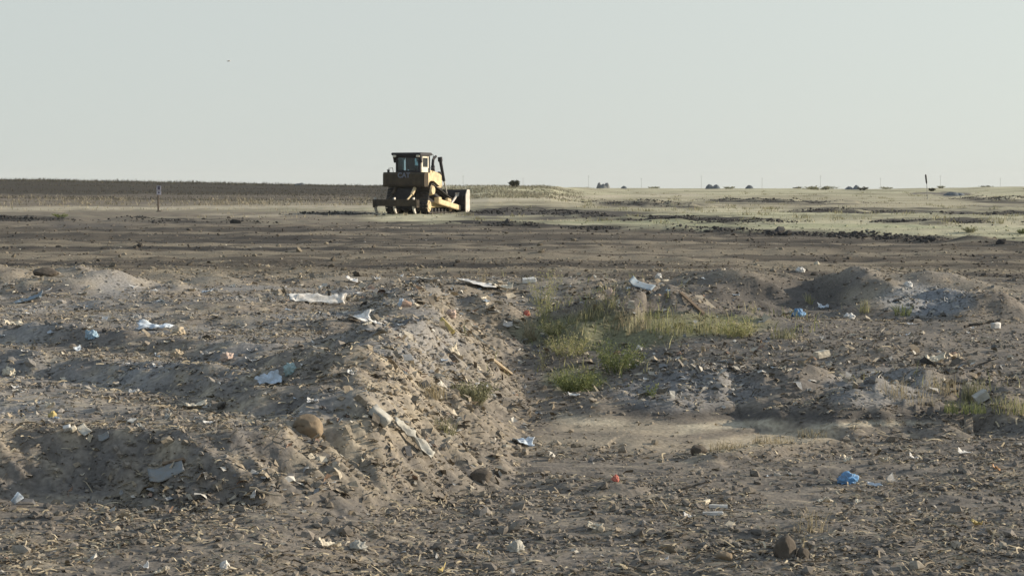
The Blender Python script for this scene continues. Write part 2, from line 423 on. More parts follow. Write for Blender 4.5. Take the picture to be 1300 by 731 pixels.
def zat(x, y):
    return float(terrain(np.array([x]), np.array([y]))[0][0])

def hit(u, v):
    """ground point the pixel falls on"""
    d = ray(u, v)
    t = np.geomspace(6, 600, 1500)
    zz = terrain(d[0] * t, d[1] * t)[0]; rz = CZ + d[2] * t
    k = np.nonzero(rz <= zz)[0]
    i = k[0] if len(k) else len(t) - 1
    if i > 0:
        a0 = rz[i - 1] - zz[i - 1]; a1 = rz[i] - zz[i]; w = a0 / (a0 - a1 + 1e-9)
        tt = t[i - 1] + (t[i] - t[i - 1]) * min(max(w, 0), 1)
    else: tt = t[0]
    x, y = d[0] * tt, d[1] * tt
    return Vector((x, y, zat(x, y))), tt

# ------------------------------------------------------------------ scattered stuff
def scatter(n, r0, r1, u0=-420, u1=1720, power=0.0):
    q = rng.random(n)
    if power == 0: r = r0 * (r1 / r0) ** q
    else: r = (r0 ** power + q * (r1 ** power - r0 ** power)) ** (1 / power)
    az = np.arctan((rng.uniform(u0, u1, n) - CX) / FPX)
    return r * np.sin(az), r * np.cos(az)

def palette(n, cols, w, var=.25):
    cols = np.array(cols); k = rng.choice(len(cols), n, p=np.array(w) / sum(w))
    return cols[k] * rng.uniform(1 - var, 1 + var, (n, 1))

def rot_mats(n, tilt=.6):
    yaw = rng.uniform(0, 2 * math.pi, n); p = rng.normal(0, tilt, n); ro = rng.normal(0, tilt, n)
    cy, sy, cp, sp_, cr, sr = np.cos(yaw), np.sin(yaw), np.cos(p), np.sin(p), np.cos(ro), np.sin(ro)
    M = np.empty((n, 3, 3))
    M[:, 0, 0] = cy * cp; M[:, 0, 1] = cy * sp_ * sr - sy * cr; M[:, 0, 2] = cy * sp_ * cr + sy * sr
    M[:, 1, 0] = sy * cp; M[:, 1, 1] = sy * sp_ * sr + cy * cr; M[:, 1, 2] = sy * sp_ * cr - cy * sr
    M[:, 2, 0] = -sp_; M[:, 2, 1] = cp * sr; M[:, 2, 2] = cp * cr
    return M

def keep_density(x, y):
    z, c, u, v = terrain(x, y)
    tr = np.exp(-(((u - 870) / 230) ** 4 + ((v - 545) / 30) ** 4))
    emb = np.exp(-(((u - 985) / 90) ** 4 + ((v - 376) / 20) ** 4))
    r = np.hypot(x, y)
    clump = np.clip(.62 + .9 * nz(x, y, .8, 91) + .5 * nz(x, y, 2.6, 92), .06, 1)
    k = rng.random(x.size) < clump * (1 - .95 * tr) * (1 - .85 * emb) * np.interp(r, [0, 28, 45, 80], [1, 1, .5, .25])
    return x[k], y[k], z[k], c[k]

def chips():
    x, y = scatter(210000, 8, 80)
    x, y, z, c = keep_density(x, y); n = len(x)
    L = np.minimum(rng.lognormal(math.log(.0175), .5, n), .055) * np.interp(np.hypot(x, y), [8, 30, 80], [.9, 1.4, 3.0]); W = L * rng.uniform(.25, .8, n)
    t = np.array([[-.5, -.5, 0], [-.5, .5, 0], [0, -.5, .16], [0, .5, .2], [.5, -.5, 0], [.5, .5, -.05]])
    P = np.repeat(t[None], n, 0) * np.stack([L, W, L], 1)[:, None, :]
    P += rng.normal(0, .08, P.shape) * L[:, None, None]
    P = np.einsum('nij,nkj->nki', rot_mats(n, .22), P) + np.stack([x, y, z + L * .06], 1)[:, None, :]
    F = np.array([[0, 2, 3, 1], [2, 4, 5, 3]])[None] + (np.arange(n) * 6)[:, None, None]
    soil = palette(n, [(.15, .13, .108), (.23, .195, .15), (.33, .28, .205), (.44, .385, .285), (.25, .255, .26), (.62, .60, .54), (.13, .145, .165)], [24, 30, 20, 9, 10, 11, 5])
    C = .62 * c + .38 * soil
    bx, by = scatter(115000, 9, 36, -300, 1600)
    bz, bc, bu, bv = terrain(bx, by)
    zone = np.zeros(len(bx))
    for cu, cv, ru, rv in ((600, 440, 90, 70), (500, 560, 110, 40), (760, 372, 150, 24), (890, 470, 120, 40), (1140, 470, 150, 30), (1170, 378, 60, 20), (1170, 380, 50, 18), (480, 372, 120, 16), (330, 620, 200, 22)):
        zone += np.exp(-((bu - cu) / ru) ** 2 - ((bv - cv) / rv) ** 2)
    kk = rng.random(len(bx)) < np.clip(zone * .62, .006, .85)
    kk &= rng.random(len(bx)) > .95 * np.exp(-(((bu - 880) / 220) ** 4 + ((bv - 550) / 30) ** 4))
    bx, by, bz, bc = bx[kk], by[kk], bz[kk], bc[kk]; m = len(bx)
    bl = np.minimum(rng.lognormal(math.log(.05), .5, m), np.interp(np.hypot(bx, by), [9, 14, 36], [.07, .10, .26])); bw = bl * rng.uniform(.12, .7, m)
    Q = np.repeat(t[None], m, 0) * np.stack([bl, bw, bl], 1)[:, None, :]; Q += rng.normal(0, .06, Q.shape) * bl[:, None, None]
    Q = np.einsum('nij,nkj->nki', rot_mats(m, .6), Q) + np.stack([bx, by, bz + bl * .12], 1)[:, None, :]
    bcol = palette(m, [(.16, .14, .115), (.26, .22, .165), (.36, .31, .235), (.50, .455, .37), (.24, .255, .27), (.62, .60, .55), (.10, .105, .115), (.30, .20, .15)], [20, 24, 20, 12, 10, 7, 6, 3])
    bl_ = np.clip(np.exp(-((bu - 1172) / 50) ** 2 - ((bv - 380) / 20) ** 2) * 1.2 + .8 * np.exp(-((bu - 870) / 90) ** 2 - ((bv - 497) / 24) ** 2), 0, 1)[:, None]
    bl_ = bl_[kk]; bcol = bcol * (1 - .8 * bl_) + .8 * bl_ * palette(m, [(.26, .30, .34), (.36, .39, .41), (.17, .20, .23), (.5, .52, .52)], [4, 3, 3, 1])
    P = np.concatenate([P.reshape(-1, 3), Q.reshape(-1, 3)]); F = np.concatenate([F.reshape(-1, 4), (np.array([[0, 2, 3, 1], [2, 4, 5, 3]])[None] + (n * 6 + np.arange(m) * 6)[:, None, None]).reshape(-1, 4)]); C = np.vstack([C, .25 * bc + .75 * bcol])
    me = np_mesh('debris', P, F, DEBRIS, np.repeat(C, 6, 0))
    tag(link('debris', me), 'shredded brown and grey waste chips strewn over the soil', 'debris', None, 'stuff')

def straws():
    x, y = scatter(100000, 8, 42)
    x, y, z, c = keep_density(x, y); n = len(x)
    L = rng.lognormal(math.log(.055), .45, n); W = rng.uniform(.002, .0055, n) * np.interp(np.hypot(x, y), [8, 30], [1, 1.8])
    ts = np.linspace(-.5, .5, 4); P = np.zeros((n, 8, 3))
    bend = rng.normal(0, .1, (n, 1)); up = rng.uniform(0, .2, (n, 1))
    for i, t in enumerate(ts):
        P[:, 2 * i, 0] = P[:, 2 * i + 1, 0] = t * L
        q = (bend[:, 0] * (t * t * 4)) * L
        P[:, 2 * i, 1] = q - W; P[:, 2 * i + 1, 1] = q + W
        h = L * up[:, 0] * (1 - 4 * t * t)
        P[:, 2 * i, 2] = h; P[:, 2 * i + 1, 2] = h + W * .8
    P = np.einsum('nij,nkj->nki', rot_mats(n, .2), P) + np.stack([x, y, z + .006], 1)[:, None, :]
    F = np.array([[0, 2, 3, 1], [2, 4, 5, 3], [4, 6, 7, 5]])[None] + (np.arange(n) * 8)[:, None, None]
    C = palette(n, [(.36, .31, .22), (.46, .40, .29), (.26, .22, .165), (.17, .15, .12)], [28, 10, 34, 28])
    me = np_mesh('straw', P.reshape(-1, 3), F.reshape(-1, 4), DEBRIS, np.repeat(C, 8, 0))
    tag(link('straw', me), 'dry straw and torn stalks littering the churned soil', 'straw', None, 'stuff')

def clods():
    x, y = scatter(90000, 8, 100)
    z, c, u, v = terrain(x, y); n = len(x); r = np.hypot(x, y)
    k = rng.random(n) < np.clip(.5 + .9 * nz(x, y, 1.1, 95), .1, 1) * np.where(r > 40, .35, 1) * (1 - .9 * np.exp(-(((u - 870) / 230) ** 4 + ((v - 545) / 30) ** 4)))
    x, y, z, c, r = x[k], y[k], z[k], c[k], r[k]; n = len(x)
    b = bmesh.new(); bmesh.ops.create_icosphere(b, subdivisions=1, radius=1)
    T = np.array([q.co for q in b.verts]); TF = np.array([[q.index for q in f.verts] for f in b.faces]); b.free()
    s = np.minimum(rng.lognormal(math.log(.011), .5, n), .045) * np.interp(r, [8, 30, 45, 100], [1, 1.2, 1.8, 2.4])
    # rows of bigger lumps along the far windrows
    wx, wy, wsz = [], [], []
    for P_, h_, w_ in WINDW:
        for i_ in range(len(P_) - 1):
            l_ = np.hypot(*(P_[i_ + 1] - P_[i_])); m_ = int(l_ * 75)
            t_ = rng.random(m_)[:, None]; q_ = P_[i_] * (1 - t_) + P_[i_ + 1] * t_ + rng.normal(0, w_ * .5, (m_, 2))
            kk = rng.random(m_) < np.clip(.5 + 1.6 * nz(q_[:, 0], q_[:, 1], 4.0, 97), 0, 1)
            wx.append(q_[kk, 0]); wy.append(q_[kk, 1]); wsz.append(rng.lognormal(math.log(.036), .45, kk.sum()))
    wx, wy, wsz = np.concatenate(wx), np.concatenate(wy), np.concatenate(wsz)
    wz, wc, _, _ = terrain(wx, wy)
    x, y, z, s = np.concatenate([x, wx]), np.concatenate([y, wy]), np.concatenate([z, wz]), np.concatenate([s, wsz]); c = np.vstack([c, np.full((len(wx), 3), 1.0) * np.array([.055, .053, .052])]); n = len(x)
    P = T[None] * (1 + rng.normal(0, .22, (n, len(T), 1))) * (s[:, None, None] * np.array([1.25, 1, .75]))
    P = np.einsum('nij,nkj->nki', rot_mats(n, .35), P) + np.stack([x, y, z + s * .25], 1)[:, None, :]
    F = TF[None] + (np.arange(n) * len(T))[:, None, None]
    C = c * rng.uniform(.75, 1.35, (n, 1))
    me = np_mesh('soil_clods', P.reshape(-1, 3), F.reshape(-1, 3), DEBRIS, np.repeat(C, len(T), 0), False)
    tag(link('soil_clods', me), 'lumps of turned brown earth over the tipping ground', 'clods', None, 'stuff')

def blades(name, x, y, h0, h1, wd, cols, wts, label, per=1, spread=.1, lean=.25, zoff=0):
    n = len(x) * per
    x = np.repeat(x, per) + rng.normal(0, spread, n); y = np.repeat(y, per) + rng.normal(0, spread, n)
    z = terrain(x, y)[0] + zoff
    h = rng.uniform(h0, h1, n) ; az = rng.uniform(0, 2 * math.pi, n); w = wd * rng.uniform(.6, 1.4, n)
    lx, ly = rng.normal(0, lean, n) * h, rng.normal(0, lean, n) * h
    P = np.zeros((n, 5, 3)); cx_, cy_ = np.cos(az) * w, np.sin(az) * w
    B = np.stack([x, y, z - .02], 1)
    P[:, 0] = B + np.stack([cx_, cy_, 0 * w], 1); P[:, 1] = B - np.stack([cx_, cy_, 0 * w], 1)
    M = B + np.stack([lx * .35, ly * .35, h * .6], 1)
    P[:, 2] = M + np.stack([cx_, cy_, 0 * w], 1) * .8; P[:, 3] = M - np.stack([cx_, cy_, 0 * w], 1) * .8
    P[:, 4] = B + np.stack([lx, ly, h], 1)
    o = (np.arange(n) * 5)[:, None, None]
    F = np.array([[0, 1, 3], [0, 3, 2], [2, 3, 4]])[None] + o
    C = palette(n, cols, wts)
    me = np_mesh(name, P.reshape(-1, 3), F.reshape(-1, 3), PLANT, np.repeat(C, 5, 0))
    return tag(link(name, me), label, name.split('.')[0].replace('_', ' '), None, 'stuff')

chips(); straws(); clods()

# ------------------------------------------------------------------ mesh helpers
def bm_obj(name, bm, m, parent=None, smooth=False, bevel=0.0):
    if bevel:
        es = [e for e in bm.edges if len(e.link_faces) == 2 and e.calc_face_angle(0) > .6]
        bmesh.ops.bevel(bm, geom=es, offset=bevel, segments=2, affect='EDGES', clamp_overlap=True)
    bmesh.ops.recalc_face_normals(bm, faces=bm.faces)
    me = bpy.data.meshes.new(name); bm.to_mesh(me); bm.free()
    for p in me.polygons: p.use_smooth = smooth
    if m: me.materials.append(m)
    return link(name, me, parent)

def add_box(bm, c, s, rot=None):
    M = Matrix.Translation(c) @ (rot.to_matrix().to_4x4() if rot else Matrix()) @ Matrix.Diagonal((*s, 1))
    bmesh.ops.create_cube(bm, size=1, matrix=M)

def add_prism(bm, pts, x0, x1, axis='x'):
    """outline in (forward, up) pushed through from x0 to x1"""
    A = [bm.verts.new((x0, p[0], p[1])) for p in pts]; B = [bm.verts.new((x1, p[0], p[1])) for p in pts]
    n = len(pts)
    bm.faces.new(A); bm.faces.new(B[::-1])
    for i in range(n): bm.faces.new((A[i], B[i], B[(i + 1) % n], A[(i + 1) % n]))

def add_tube(bm, pts, rad, seg=10, cap=True):
    pts = [Vector(p) for p in pts]; rs = rad if isinstance(rad, (list, tuple)) else [rad] * len(pts)
    rings = []
    for i, p in enumerate(pts):
        t = (pts[min(i + 1, len(pts) - 1)] - pts[max(i - 1, 0)]).normalized()
        a = t.orthogonal().normalized() if i == 0 else (prev - t * prev.dot(t)).normalized()
        prev = a; b = t.cross(a)
        rings.append([bm.verts.new(p + (a * math.cos(2 * math.pi * k / seg) + b * math.sin(2 * math.pi * k / seg)) * rs[i]) for k in range(seg)])
    for i in range(len(rings) - 1):
        for k in range(seg):
            bm.faces.new((rings[i][k], rings[i][(k + 1) % seg], rings[i + 1][(k + 1) % seg], rings[i + 1][k]))
    if cap: bm.faces.new(rings[0][::-1]); bm.faces.new(rings[-1])

def empty(name, loc, rz=0.0):
    o = bpy.data.objects.new(name, None); COL.objects.link(o); o.location = loc; o.rotation_euler = (0, 0, rz)
    o.empty_display_size = .3
    return o

# ------------------------------------------------------------------ bulldozer
YEL = mat('yellow_paint', (.50, .38, .17), .6, 0, .22, 2.2, .1, .3, (.30, .24, .15))
CREAM = mat('dusty_sunlit_yellow_paint', (.64, .515, .31), .65, 0, .2, 3.0, .1, .25, (.40, .33, .22))  # dusty yellow, with the brightness of the sunlit side put into the colour
DKM = mat('dark_steel', (.022, .023, .027), .6, .3, .4, 5.0, .2)
TRK = mat('worn_track_steel', (.045, .042, .040), .55, .5, .5, 8.0, .3)
GRIMY_SHADE = mat('grimy_shaded_yellow_paint', (.060, .047, .032), .75, 0, .35, 2.6, .15, .15, (.032, .028, .024))  # grime plus the shade of the machine's rear, both put into the colour
CABM = mat('cab_black_paint', (.014, .015, .021), .55, 0, .3, 4.0)
PALEST = mat('pale_cab_panel', (.66, .62, .52), .5, 0, .15, 3.0)
BLD = mat('polished_blade_steel', (.50, .48, .44), .5, .25, .25, 4.0, .1)
SEATM = mat('seat_cloth', (.05, .05, .06), .9)
LET = mat('lettering_paint', (.15, .17, .22), .6, 0, .1)
glass = bpy.data.materials.new('cab_glass'); glass.use_nodes = True
nt = glass.node_tree; nt.nodes.remove(nt.nodes['Principled BSDF'])
tr = nt.nodes.new('ShaderNodeBsdfTransparent'); tr.inputs[0].default_value = (.58, .70, .74, 1)
gl = nt.nodes.new('ShaderNodeBsdfGlossy'); gl.inputs['Roughness'].default_value = .08
fr = nt.nodes.new('ShaderNodeFresnel'); fr.inputs[0].default_value = 1.5
ms = nt.nodes.new('ShaderNodeMixShader')
nt.links.new(fr.outputs[0], ms.inputs[0]); nt.links.new(tr.outputs[0], ms.inputs[1]); nt.links.new(gl.outputs[0], ms.inputs[2])
nt.links.new(ms.outputs[0], nt.nodes['Material Output'].inputs['Surface'])

def make_dozer():
    px, py = G(513, 272.5, 0)
    th = R(23); f = Vector((math.sin(th), math.cos(th)))
    org = Vector((px, py)) + f * 2.3
    root = empty('bulldozer', (org.x, org.y, zat(org.x, org.y) - .04), -th)
    tag(root, 'dusty yellow tracked bulldozer with dark cab, rear ripper and wide front blade', 'bulldozer')
    # circles of the high drive track: (forward, up, radius)
    circ = [(-1.62, .44, .40), (1.38, .44, .40), (-1.28, 1.36, .36)]
    pts = []
    for cf, cz, r in circ:
        for k in range(48):
            a = 2 * math.pi * k / 48; pts.append((cf + r * math.cos(a), cz + r * math.sin(a)))
    def hull(p):
        p = sorted(set(p)); lo = []
        for q in p:
            while len(lo) > 1 and (lo[-1][0] - lo[-2][0]) * (q[1] - lo[-2][1]) - (lo[-1][1] - lo[-2][1]) * (q[0] - lo[-2][0]) <= 0: lo.pop()
            lo.append(q)
        hi = []
        for q in reversed(p):
            while len(hi) > 1 and (hi[-1][0] - hi[-2][0]) * (q[1] - hi[-2][1]) - (hi[-1][1] - hi[-2][1]) * (q[0] - hi[-2][0]) <= 0: hi.pop()
            hi.append(q)
        return lo[:-1] + hi[:-1]
    H = [Vector(q) for q in hull(pts)]
    per = sum((H[(i + 1) % len(H)] - H[i]).length for i in range(len(H)))
    for s in (-1, 1):
        xc = s * 1.06
        bm = bmesh.new(); n = 44; st = per / n; acc = 0; i = 0; cur = H[0].copy()
        for k in range(n):
            target = k * st; acc2 = 0
            for j in range(len(H)):
                A, B = H[j], H[(j + 1) % len(H)]; l = (B - A).length
                if acc2 + l >= target:
                    q = A + (B - A) * ((target - acc2) / l); d = (B - A).normalized(); break
                acc2 += l
            ang = math.atan2(d.y, d.x)
            e = Euler((ang, 0, 0))
            nrm = Vector((d.y, -d.x))
            add_box(bm, (xc, q.x, q.y), (.58, st * .9, .035), e)
            g = q + nrm * .04
            add_box(bm, (xc, g.x + d.x * st * .35, g.y + d.y * st * .35), (.575, .025, .06), e)
            li = q - nrm * .05
            for sx in (-.09, .09): add_box(bm, (xc + sx, li.x, li.y), (.045, st * .98, .08), e)
        bm_obj('track', bm, TRK, root)
        # roller frame between the idlers
        bm = bmesh.new()
        add_prism(bm, [(-1.45, .36), (1.25, .36), (1.25, .58), (.6, .68), (-1.0, .68), (-1.45, .6)], xc - .17, xc + .17)
        fr_ = bm_obj('roller_frame', bm, YEL, root, bevel=.02)
        bm = bmesh.new(); add_box(bm, (xc - s * .1, -.1, .23), (.06, 2.3, .24)); bm_obj('roller_guard', bm, GRIMY_SHADE, fr_, bevel=.01)
        bm = bmesh.new()
        for k in range(6): add_tube(bm, [(xc - .2, -1.15 + k * .46, .22), (xc + .2, -1.15 + k * .46, .22)], .115, 14)
        bm_obj('track_roller', bm, DKM, fr_)
        for cf, cz, r in circ[:2]:
            bm = bmesh.new(); add_tube(bm, [(xc - .2, cf, cz), (xc + .2, cf, cz)], r - .06, 24)
            add_tube(bm, [(xc - .24, cf, cz), (xc + .24, cf, cz)], r * .45, 18)
            for k in range(5):
                a = 2 * math.pi * k / 5; add_tube(bm, [(xc + s * .2, cf + .24 * math.cos(a), cz + .24 * math.sin(a)), (xc + s * .235, cf + .24 * math.cos(a), cz + .24 * math.sin(a))], .045, 8)
            bm_obj('idler_wheel', bm, CREAM, root)
        cf, cz, r = circ[2]
        bm = bmesh.new(); add_tube(bm, [(xc - .08, cf, cz), (xc + .08, cf, cz)], r - .04, 26)
        for k in range(13):
            a = 2 * math.pi * k / 13; add_box(bm, (xc, cf + (r - .03) * math.cos(a), cz + (r - .03) * math.sin(a)), (.14, .09, .06), Euler((a, 0, 0)))
        spk = bm_obj('drive_sprocket', bm, DKM, root)
        bm = bmesh.new(); add_tube(bm, [(xc, cf, cz), (xc + s * .22, cf, cz), (xc + s * .34, cf, cz)], [.30, .30, .24], 24)
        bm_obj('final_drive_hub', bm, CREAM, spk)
    # hull between the tracks
    bm = bmesh.new()
    add_prism(bm, [(-2.0, .55), (1.2, .55), (1.55, .8), (1.55, 1.5), (-1.9, 1.56), (-2.05, 1.2)], -.62, .62)
    bm_obj('chassis', bm, DKM, root, bevel=.03)
    bm = bmesh.new(); add_prism(bm, [(-1.95, .24), (1.1, .24), (1.35, .54), (-2.0, .54)], -.70, .70); bm_obj('belly_guard', bm, DKM, root, bevel=.02)
    bm = bmesh.new(); add_box(bm, (0, -2.12, 1.0), (1.15, .2, .9)); add_box(bm, (0, -2.2, .75), (.5, .15, .35))
    bm_obj('rear_case', bm, DKM, root, bevel=.02)
    # fuel tank
    bm = bmesh.new()
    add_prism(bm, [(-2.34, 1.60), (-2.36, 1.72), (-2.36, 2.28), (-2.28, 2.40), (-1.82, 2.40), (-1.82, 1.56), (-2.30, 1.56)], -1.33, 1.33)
    tank = bm_obj('fuel_tank', bm, GRIMY_SHADE, root, bevel=.05)
    bm = bmesh.new(); add_box(bm, (0, -2.375, 1.86), (1.5, .03, .42)); bm_obj('tank_guard', bm, GRIMY_SHADE, tank, bevel=.008)
    bm = bmesh.new(); add_tube(bm, [(-1.1, -2.1, 2.38), (-1.1, -2.1, 2.52)], .07, 14); add_tube(bm, [(-1.1, -2.1, 2.50), (-1.1, -2.1, 2.55)], .09, 14); bm_obj('filler_cap', bm, CABM, tank)
    cu = bpy.data.curves.new('lettering', 'FONT'); cu.body = 'CAT'; cu.size = .40; cu.extrude = .008; cu.align_x = 'CENTER'; cu.space_character = 1.0; cu.offset = .012
    to = bpy.data.objects.new('tmp_text', cu); COL.objects.link(to)
    dg = bpy.context.evaluated_depsgraph_get(); lm = bpy.data.meshes.new_from_object(to.evaluated_get(dg)); bpy.data.objects.remove(to)
    lm.materials.clear(); lm.materials.append(LET)
    lo = link('lettering', lm, tank); lo.rotation_euler = (R(90), 0, 0); lo.location = (0.02, -2.372, 2.09)
    # fenders and side boxes
    for s in (-1, 1):
        bm = bmesh.new()
        add_prism(bm, [(-1.82, 1.58), (-1.72, 1.80), (-1.5, 1.90), (-1.05, 1.90), (-.85, 1.82), (-.3, 1.60), (.0, 1.58), (.0, 2.20), (-.35, 2.36), (-1.82, 2.36)], s * .83, s * 1.32)
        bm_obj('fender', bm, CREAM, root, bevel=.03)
        bm = bmesh.new(); add_tube(bm, [(s * 1.28, -1.7, 2.36), (s * 1.28, -1.7, 2.62), (s * 1.28, -1.2, 2.66), (s * 1.28, -1.1, 2.36)], .018, 8)
        bm_obj('hand_rail', bm, CABM, root)
    # engine hood
    bm = bmesh.new()
    add_prism(bm, [(-.35, 1.45), (1.62, 1.35), (1.72, 1.5), (1.66, 2.12), (1.1, 2.40), (.2, 2.52), (-.35, 2.54)], -.56, .56)
    hood = bm_obj('engine_hood', bm, CREAM, root, bevel=.05)
    for s in (-1, 1):
        bm = bmesh.new()
        for k in range(4): add_box(bm, (s * .565, .35 + k * .3, 1.9), (.02, .2, .55))
        bm_obj('hood_vent', bm, DKM, hood)
    bm = bmesh.new(); add_box(bm, (0, 1.72, 1.75), (.95, .05, .62)); bm_obj('radiator_grille', bm, DKM, hood, bevel=.01)
    # cab
    bm = bmesh.new()
    x0, x1, f0, f1, z0, z1 = -.78, .78, -1.78, -.42, 2.36, 3.36
    for px_ in (x0 + .05, x1 - .05):
        add_box(bm, (px_, f0 + .05, (z0 + z1) / 2), (.12, .12, z1 - z0)); add_box(bm, (px_, f1 - .04, (z0 + z1) / 2), (.09, .09, z1 - z0))
        add_box(bm, (px_, (f0 + f1) / 2, z0 + .08), (.09, f1 - f0 - .2, .16)); add_box(bm, (px_, (f0 + f1) / 2, z1 - .06), (.09, f1 - f0 - .2, .12))
    for ff in (f0 + .05, f1 - .04):
        add_box(bm, (0, ff, z0 + .07), (x1 - x0 - .2, .1, .14)); add_box(bm, (0, ff, z1 - .07), (x1 - x0 - .2, .1, .14))
    add_box(bm, (0, (f0 + f1) / 2, z0 - .01), (x1 - x0, f1 - f0, .04))
    cab = bm_obj('cab', bm, CABM, root, bevel=.012)
    bm = bmesh.new(); add_box(bm, (0, f0 + .04, 2.86), (1.40, .012, .74)); bm_obj('window', bm, glass, cab)
    bm = bmesh.new(); add_box(bm, (0, f1 - .04, 2.86), (1.40, .012, .74)); bm_obj('window', bm, glass, cab)
    for s in (-1, 1):
        bm = bmesh.new(); add_box(bm, (s * .765, -1.18, 2.86), (.012, .8, .72)); bm_obj('window', bm, glass, cab)
        bm = bmesh.new()
        add_box(bm, (s * .795, -1.55, 2.86), (.03, .16, .98)); add_box(bm, (s * .795, -.74, 2.86), (.03, .12, .98)); add_box(bm, (s * .795, -1.145, 2.46), (.03, .65, .18)); add_box(bm, (s * .795, -1.145, 3.29), (.03, .65, .12))
        add_box(bm, (s * .795, -1.15, 2.62), (.028, .68, .16))
        bm_obj('door', bm, PALEST, cab, bevel=.006)
    bm = bmesh.new()
    add_prism(bm, [(-2.02, 3.40), (-2.02, 3.50), (-1.9, 3.54), (-.6, 3.54), (-.42, 3.48), (-.42, 3.40), (-.6, 3.36), (-1.8, 3.36)], -.95, .93)
    roof = bm_obj('cab_roof', bm, CABM, root, bevel=.02)
    for s in (-1, 1):
        bm = bmesh.new(); add_prism(bm, [(-1.98, 3.40), (-1.70, 3.40), (-1.70, 2.95), (-1.80, 2.95)], s * .8, s * .9)
        bm_obj('roof_bracket', bm, CABM, roof, bevel=.01)
    for s in (-1, 1):
        bm = bmesh.new(); add_box(bm, (s * .75, -2.0, 3.33), (.2, .1, .13)); bm_obj('work_light', bm, PALEST, roof, bevel=.02)
        bm = bmesh.new(); add_tube(bm, [(s * .8, -.45, 3.4), (s * .92, -.3, 3.42), (s * .94, -.3, 3.28)], .02, 6); add_box(bm, (s * .94, -.3, 3.22), (.04, .14, .18)); bm_obj('mirror', bm, CABM, roof)
    bm = bmesh.new(); add_box(bm, (0, -1.1, 2.62), (.5, .5, .14)); add_box(bm, (0, -1.36, 2.92), (.48, .12, .62), Euler((R(8), 0, 0))); add_box(bm, (0, -1.40, 3.22), (.26, .09, .16))
    bm_obj('operator_seat', bm, SEATM, cab, bevel=.03)
    bm = bmesh.new(); add_box(bm, (-.1, -.55, 2.6), (.8, .2, .4)); add_box(bm, (.42, -1.0, 2.6), (.14, .5, .2)); bm_obj('console', bm, SEATM, cab, bevel=.02)
    # stacks
    bm = bmesh.new(); add_tube(bm, [(.40, .75, 2.4), (.40, .75, 2.95), (.41, .78, 3.15), (.46, .9, 3.3), (.5, 1.0, 3.36)], [.085, .085, .08, .075, .075], 14); add_tube(bm, [(.40, .75, 2.42), (.40, .75, 2.8)], .12, 14)
    bm_obj('exhaust_stack', bm, CABM, root, True)
    bm = bmesh.new(); add_tube(bm, [(-.3, .9, 2.4), (-.3, .9, 2.95)], .08, 14); add_tube(bm, [(-.3, .9, 2.9), (-.3, .9, 2.96), (-.3, .9, 3.1), (-.3, .9, 3.16)], [.1, .17, .17, .1], 16)
    bm_obj('air_intake', bm, CABM, root, True)
    # lift cylinders, blade and push arms
    for s in (-1, 1):
        bm = bmesh.new(); add_box(bm, (s * .62, 1.28, 2.2), (.16, .3, .5)); add_tube(bm, [(s * .70, 1.12, 3.26), (s * .70, 1.2, 3.0), (s * .72, 1.62, 1.9)], [.12, .095, .09], 14)
        add_tube(bm, [(s * .70, 1.10, 3.3), (s * .70, 1.15, 3.06)], .14, 14)
        cyl = bm_obj('lift_cylinder', bm, CABM, root)
        bm = bmesh.new(); add_tube(bm, [(s * .72, 1.60, 1.95), (s * .74, 2.06, .95)], .045, 12); bm_obj('piston_rod', bm, BLD, cyl)
        bm = bmesh.new()
        p0, p1 = Vector((s * 1.52, -.95, .72)), Vector((s * 1.52, 2.06, .30)); d = p1 - p0
        add_box(bm, (p0 + p1) / 2, (.20, d.length, .30), Euler((math.atan2(d.z, d.y), 0, 0)))
        add_box(bm, (s * 1.46, -.8, .78), (.3, .42, .36)); add_box(bm, (s * 1.52, .5, .78), (.18, .5, .2), Euler((R(-8), 0, 0)))
        bm_obj('push_arm', bm, CREAM, root, bevel=.03)
        bm = bmesh.new(); add_tube(bm, [(s * 1.50, .95, .58), (s * 1.40, 2.06, 1.1)], .07, 12); add_box(bm, (s * 1.4, 2.02, 1.1), (.2, .2, .22)); bm_obj('tilt_brace', bm, BLD, root)
    bm = bmesh.new()
    front, back = [], []
    for k in range(9):
        t = k / 8; zz = .03 + 1.36 * t; c = .55 * (4 * (t - .5) ** 2) ; front.append((2.20 + .30 * (4 * (t - .52) ** 2), zz))
    back = [(q[0] - .09, q[1]) for q in front][::-1]
    add_prism(bm, front + back, -1.92, 1.92)
    for zz in (.35, .95): add_box(bm, (0, 2.08, zz), (3.4, .14, .16))
    for xx in (-1.5, -.75, 0, .75, 1.5): add_box(bm, (xx, 2.10, .65), (.07, .12, 1.05))
    blade = bm_obj('blade', bm, CABM, root)
    for s in (-1, 1):
        bm = bmesh.new(); add_prism(bm, [(2.00, .02), (2.58, .02), (2.61, .15), (2.56, 1.38), (2.23, 1.40), (2.02, 1.1)], s * 1.92, s * 1.97); bm_obj('end_plate', bm, BLD, blade, bevel=.008)
    bm = bmesh.new(); add_box(bm, (0, 2.50, .06), (3.9, .06, .2), Euler((R(-15), 0, 0))); bm_obj('cutting_edge', bm, BLD, blade)
    # ripper
    bm = bmesh.new(); add_box(bm, (0, -3.35, .64), (2.8, .34, .38)); add_box(bm, (-.45, -2.75, .62), (.16, 1.2, .2)); add_box(bm, (.45, -2.75, .62), (.16, 1.2, .2)); add_box(bm, (-1.34, -3.35, .6), (.12, .4, .46)); add_box(bm, (1.34, -3.35, .6), (.12, .4, .46))
    bm_obj('ripper_beam', bm, GRIMY_SHADE, root, bevel=.02)
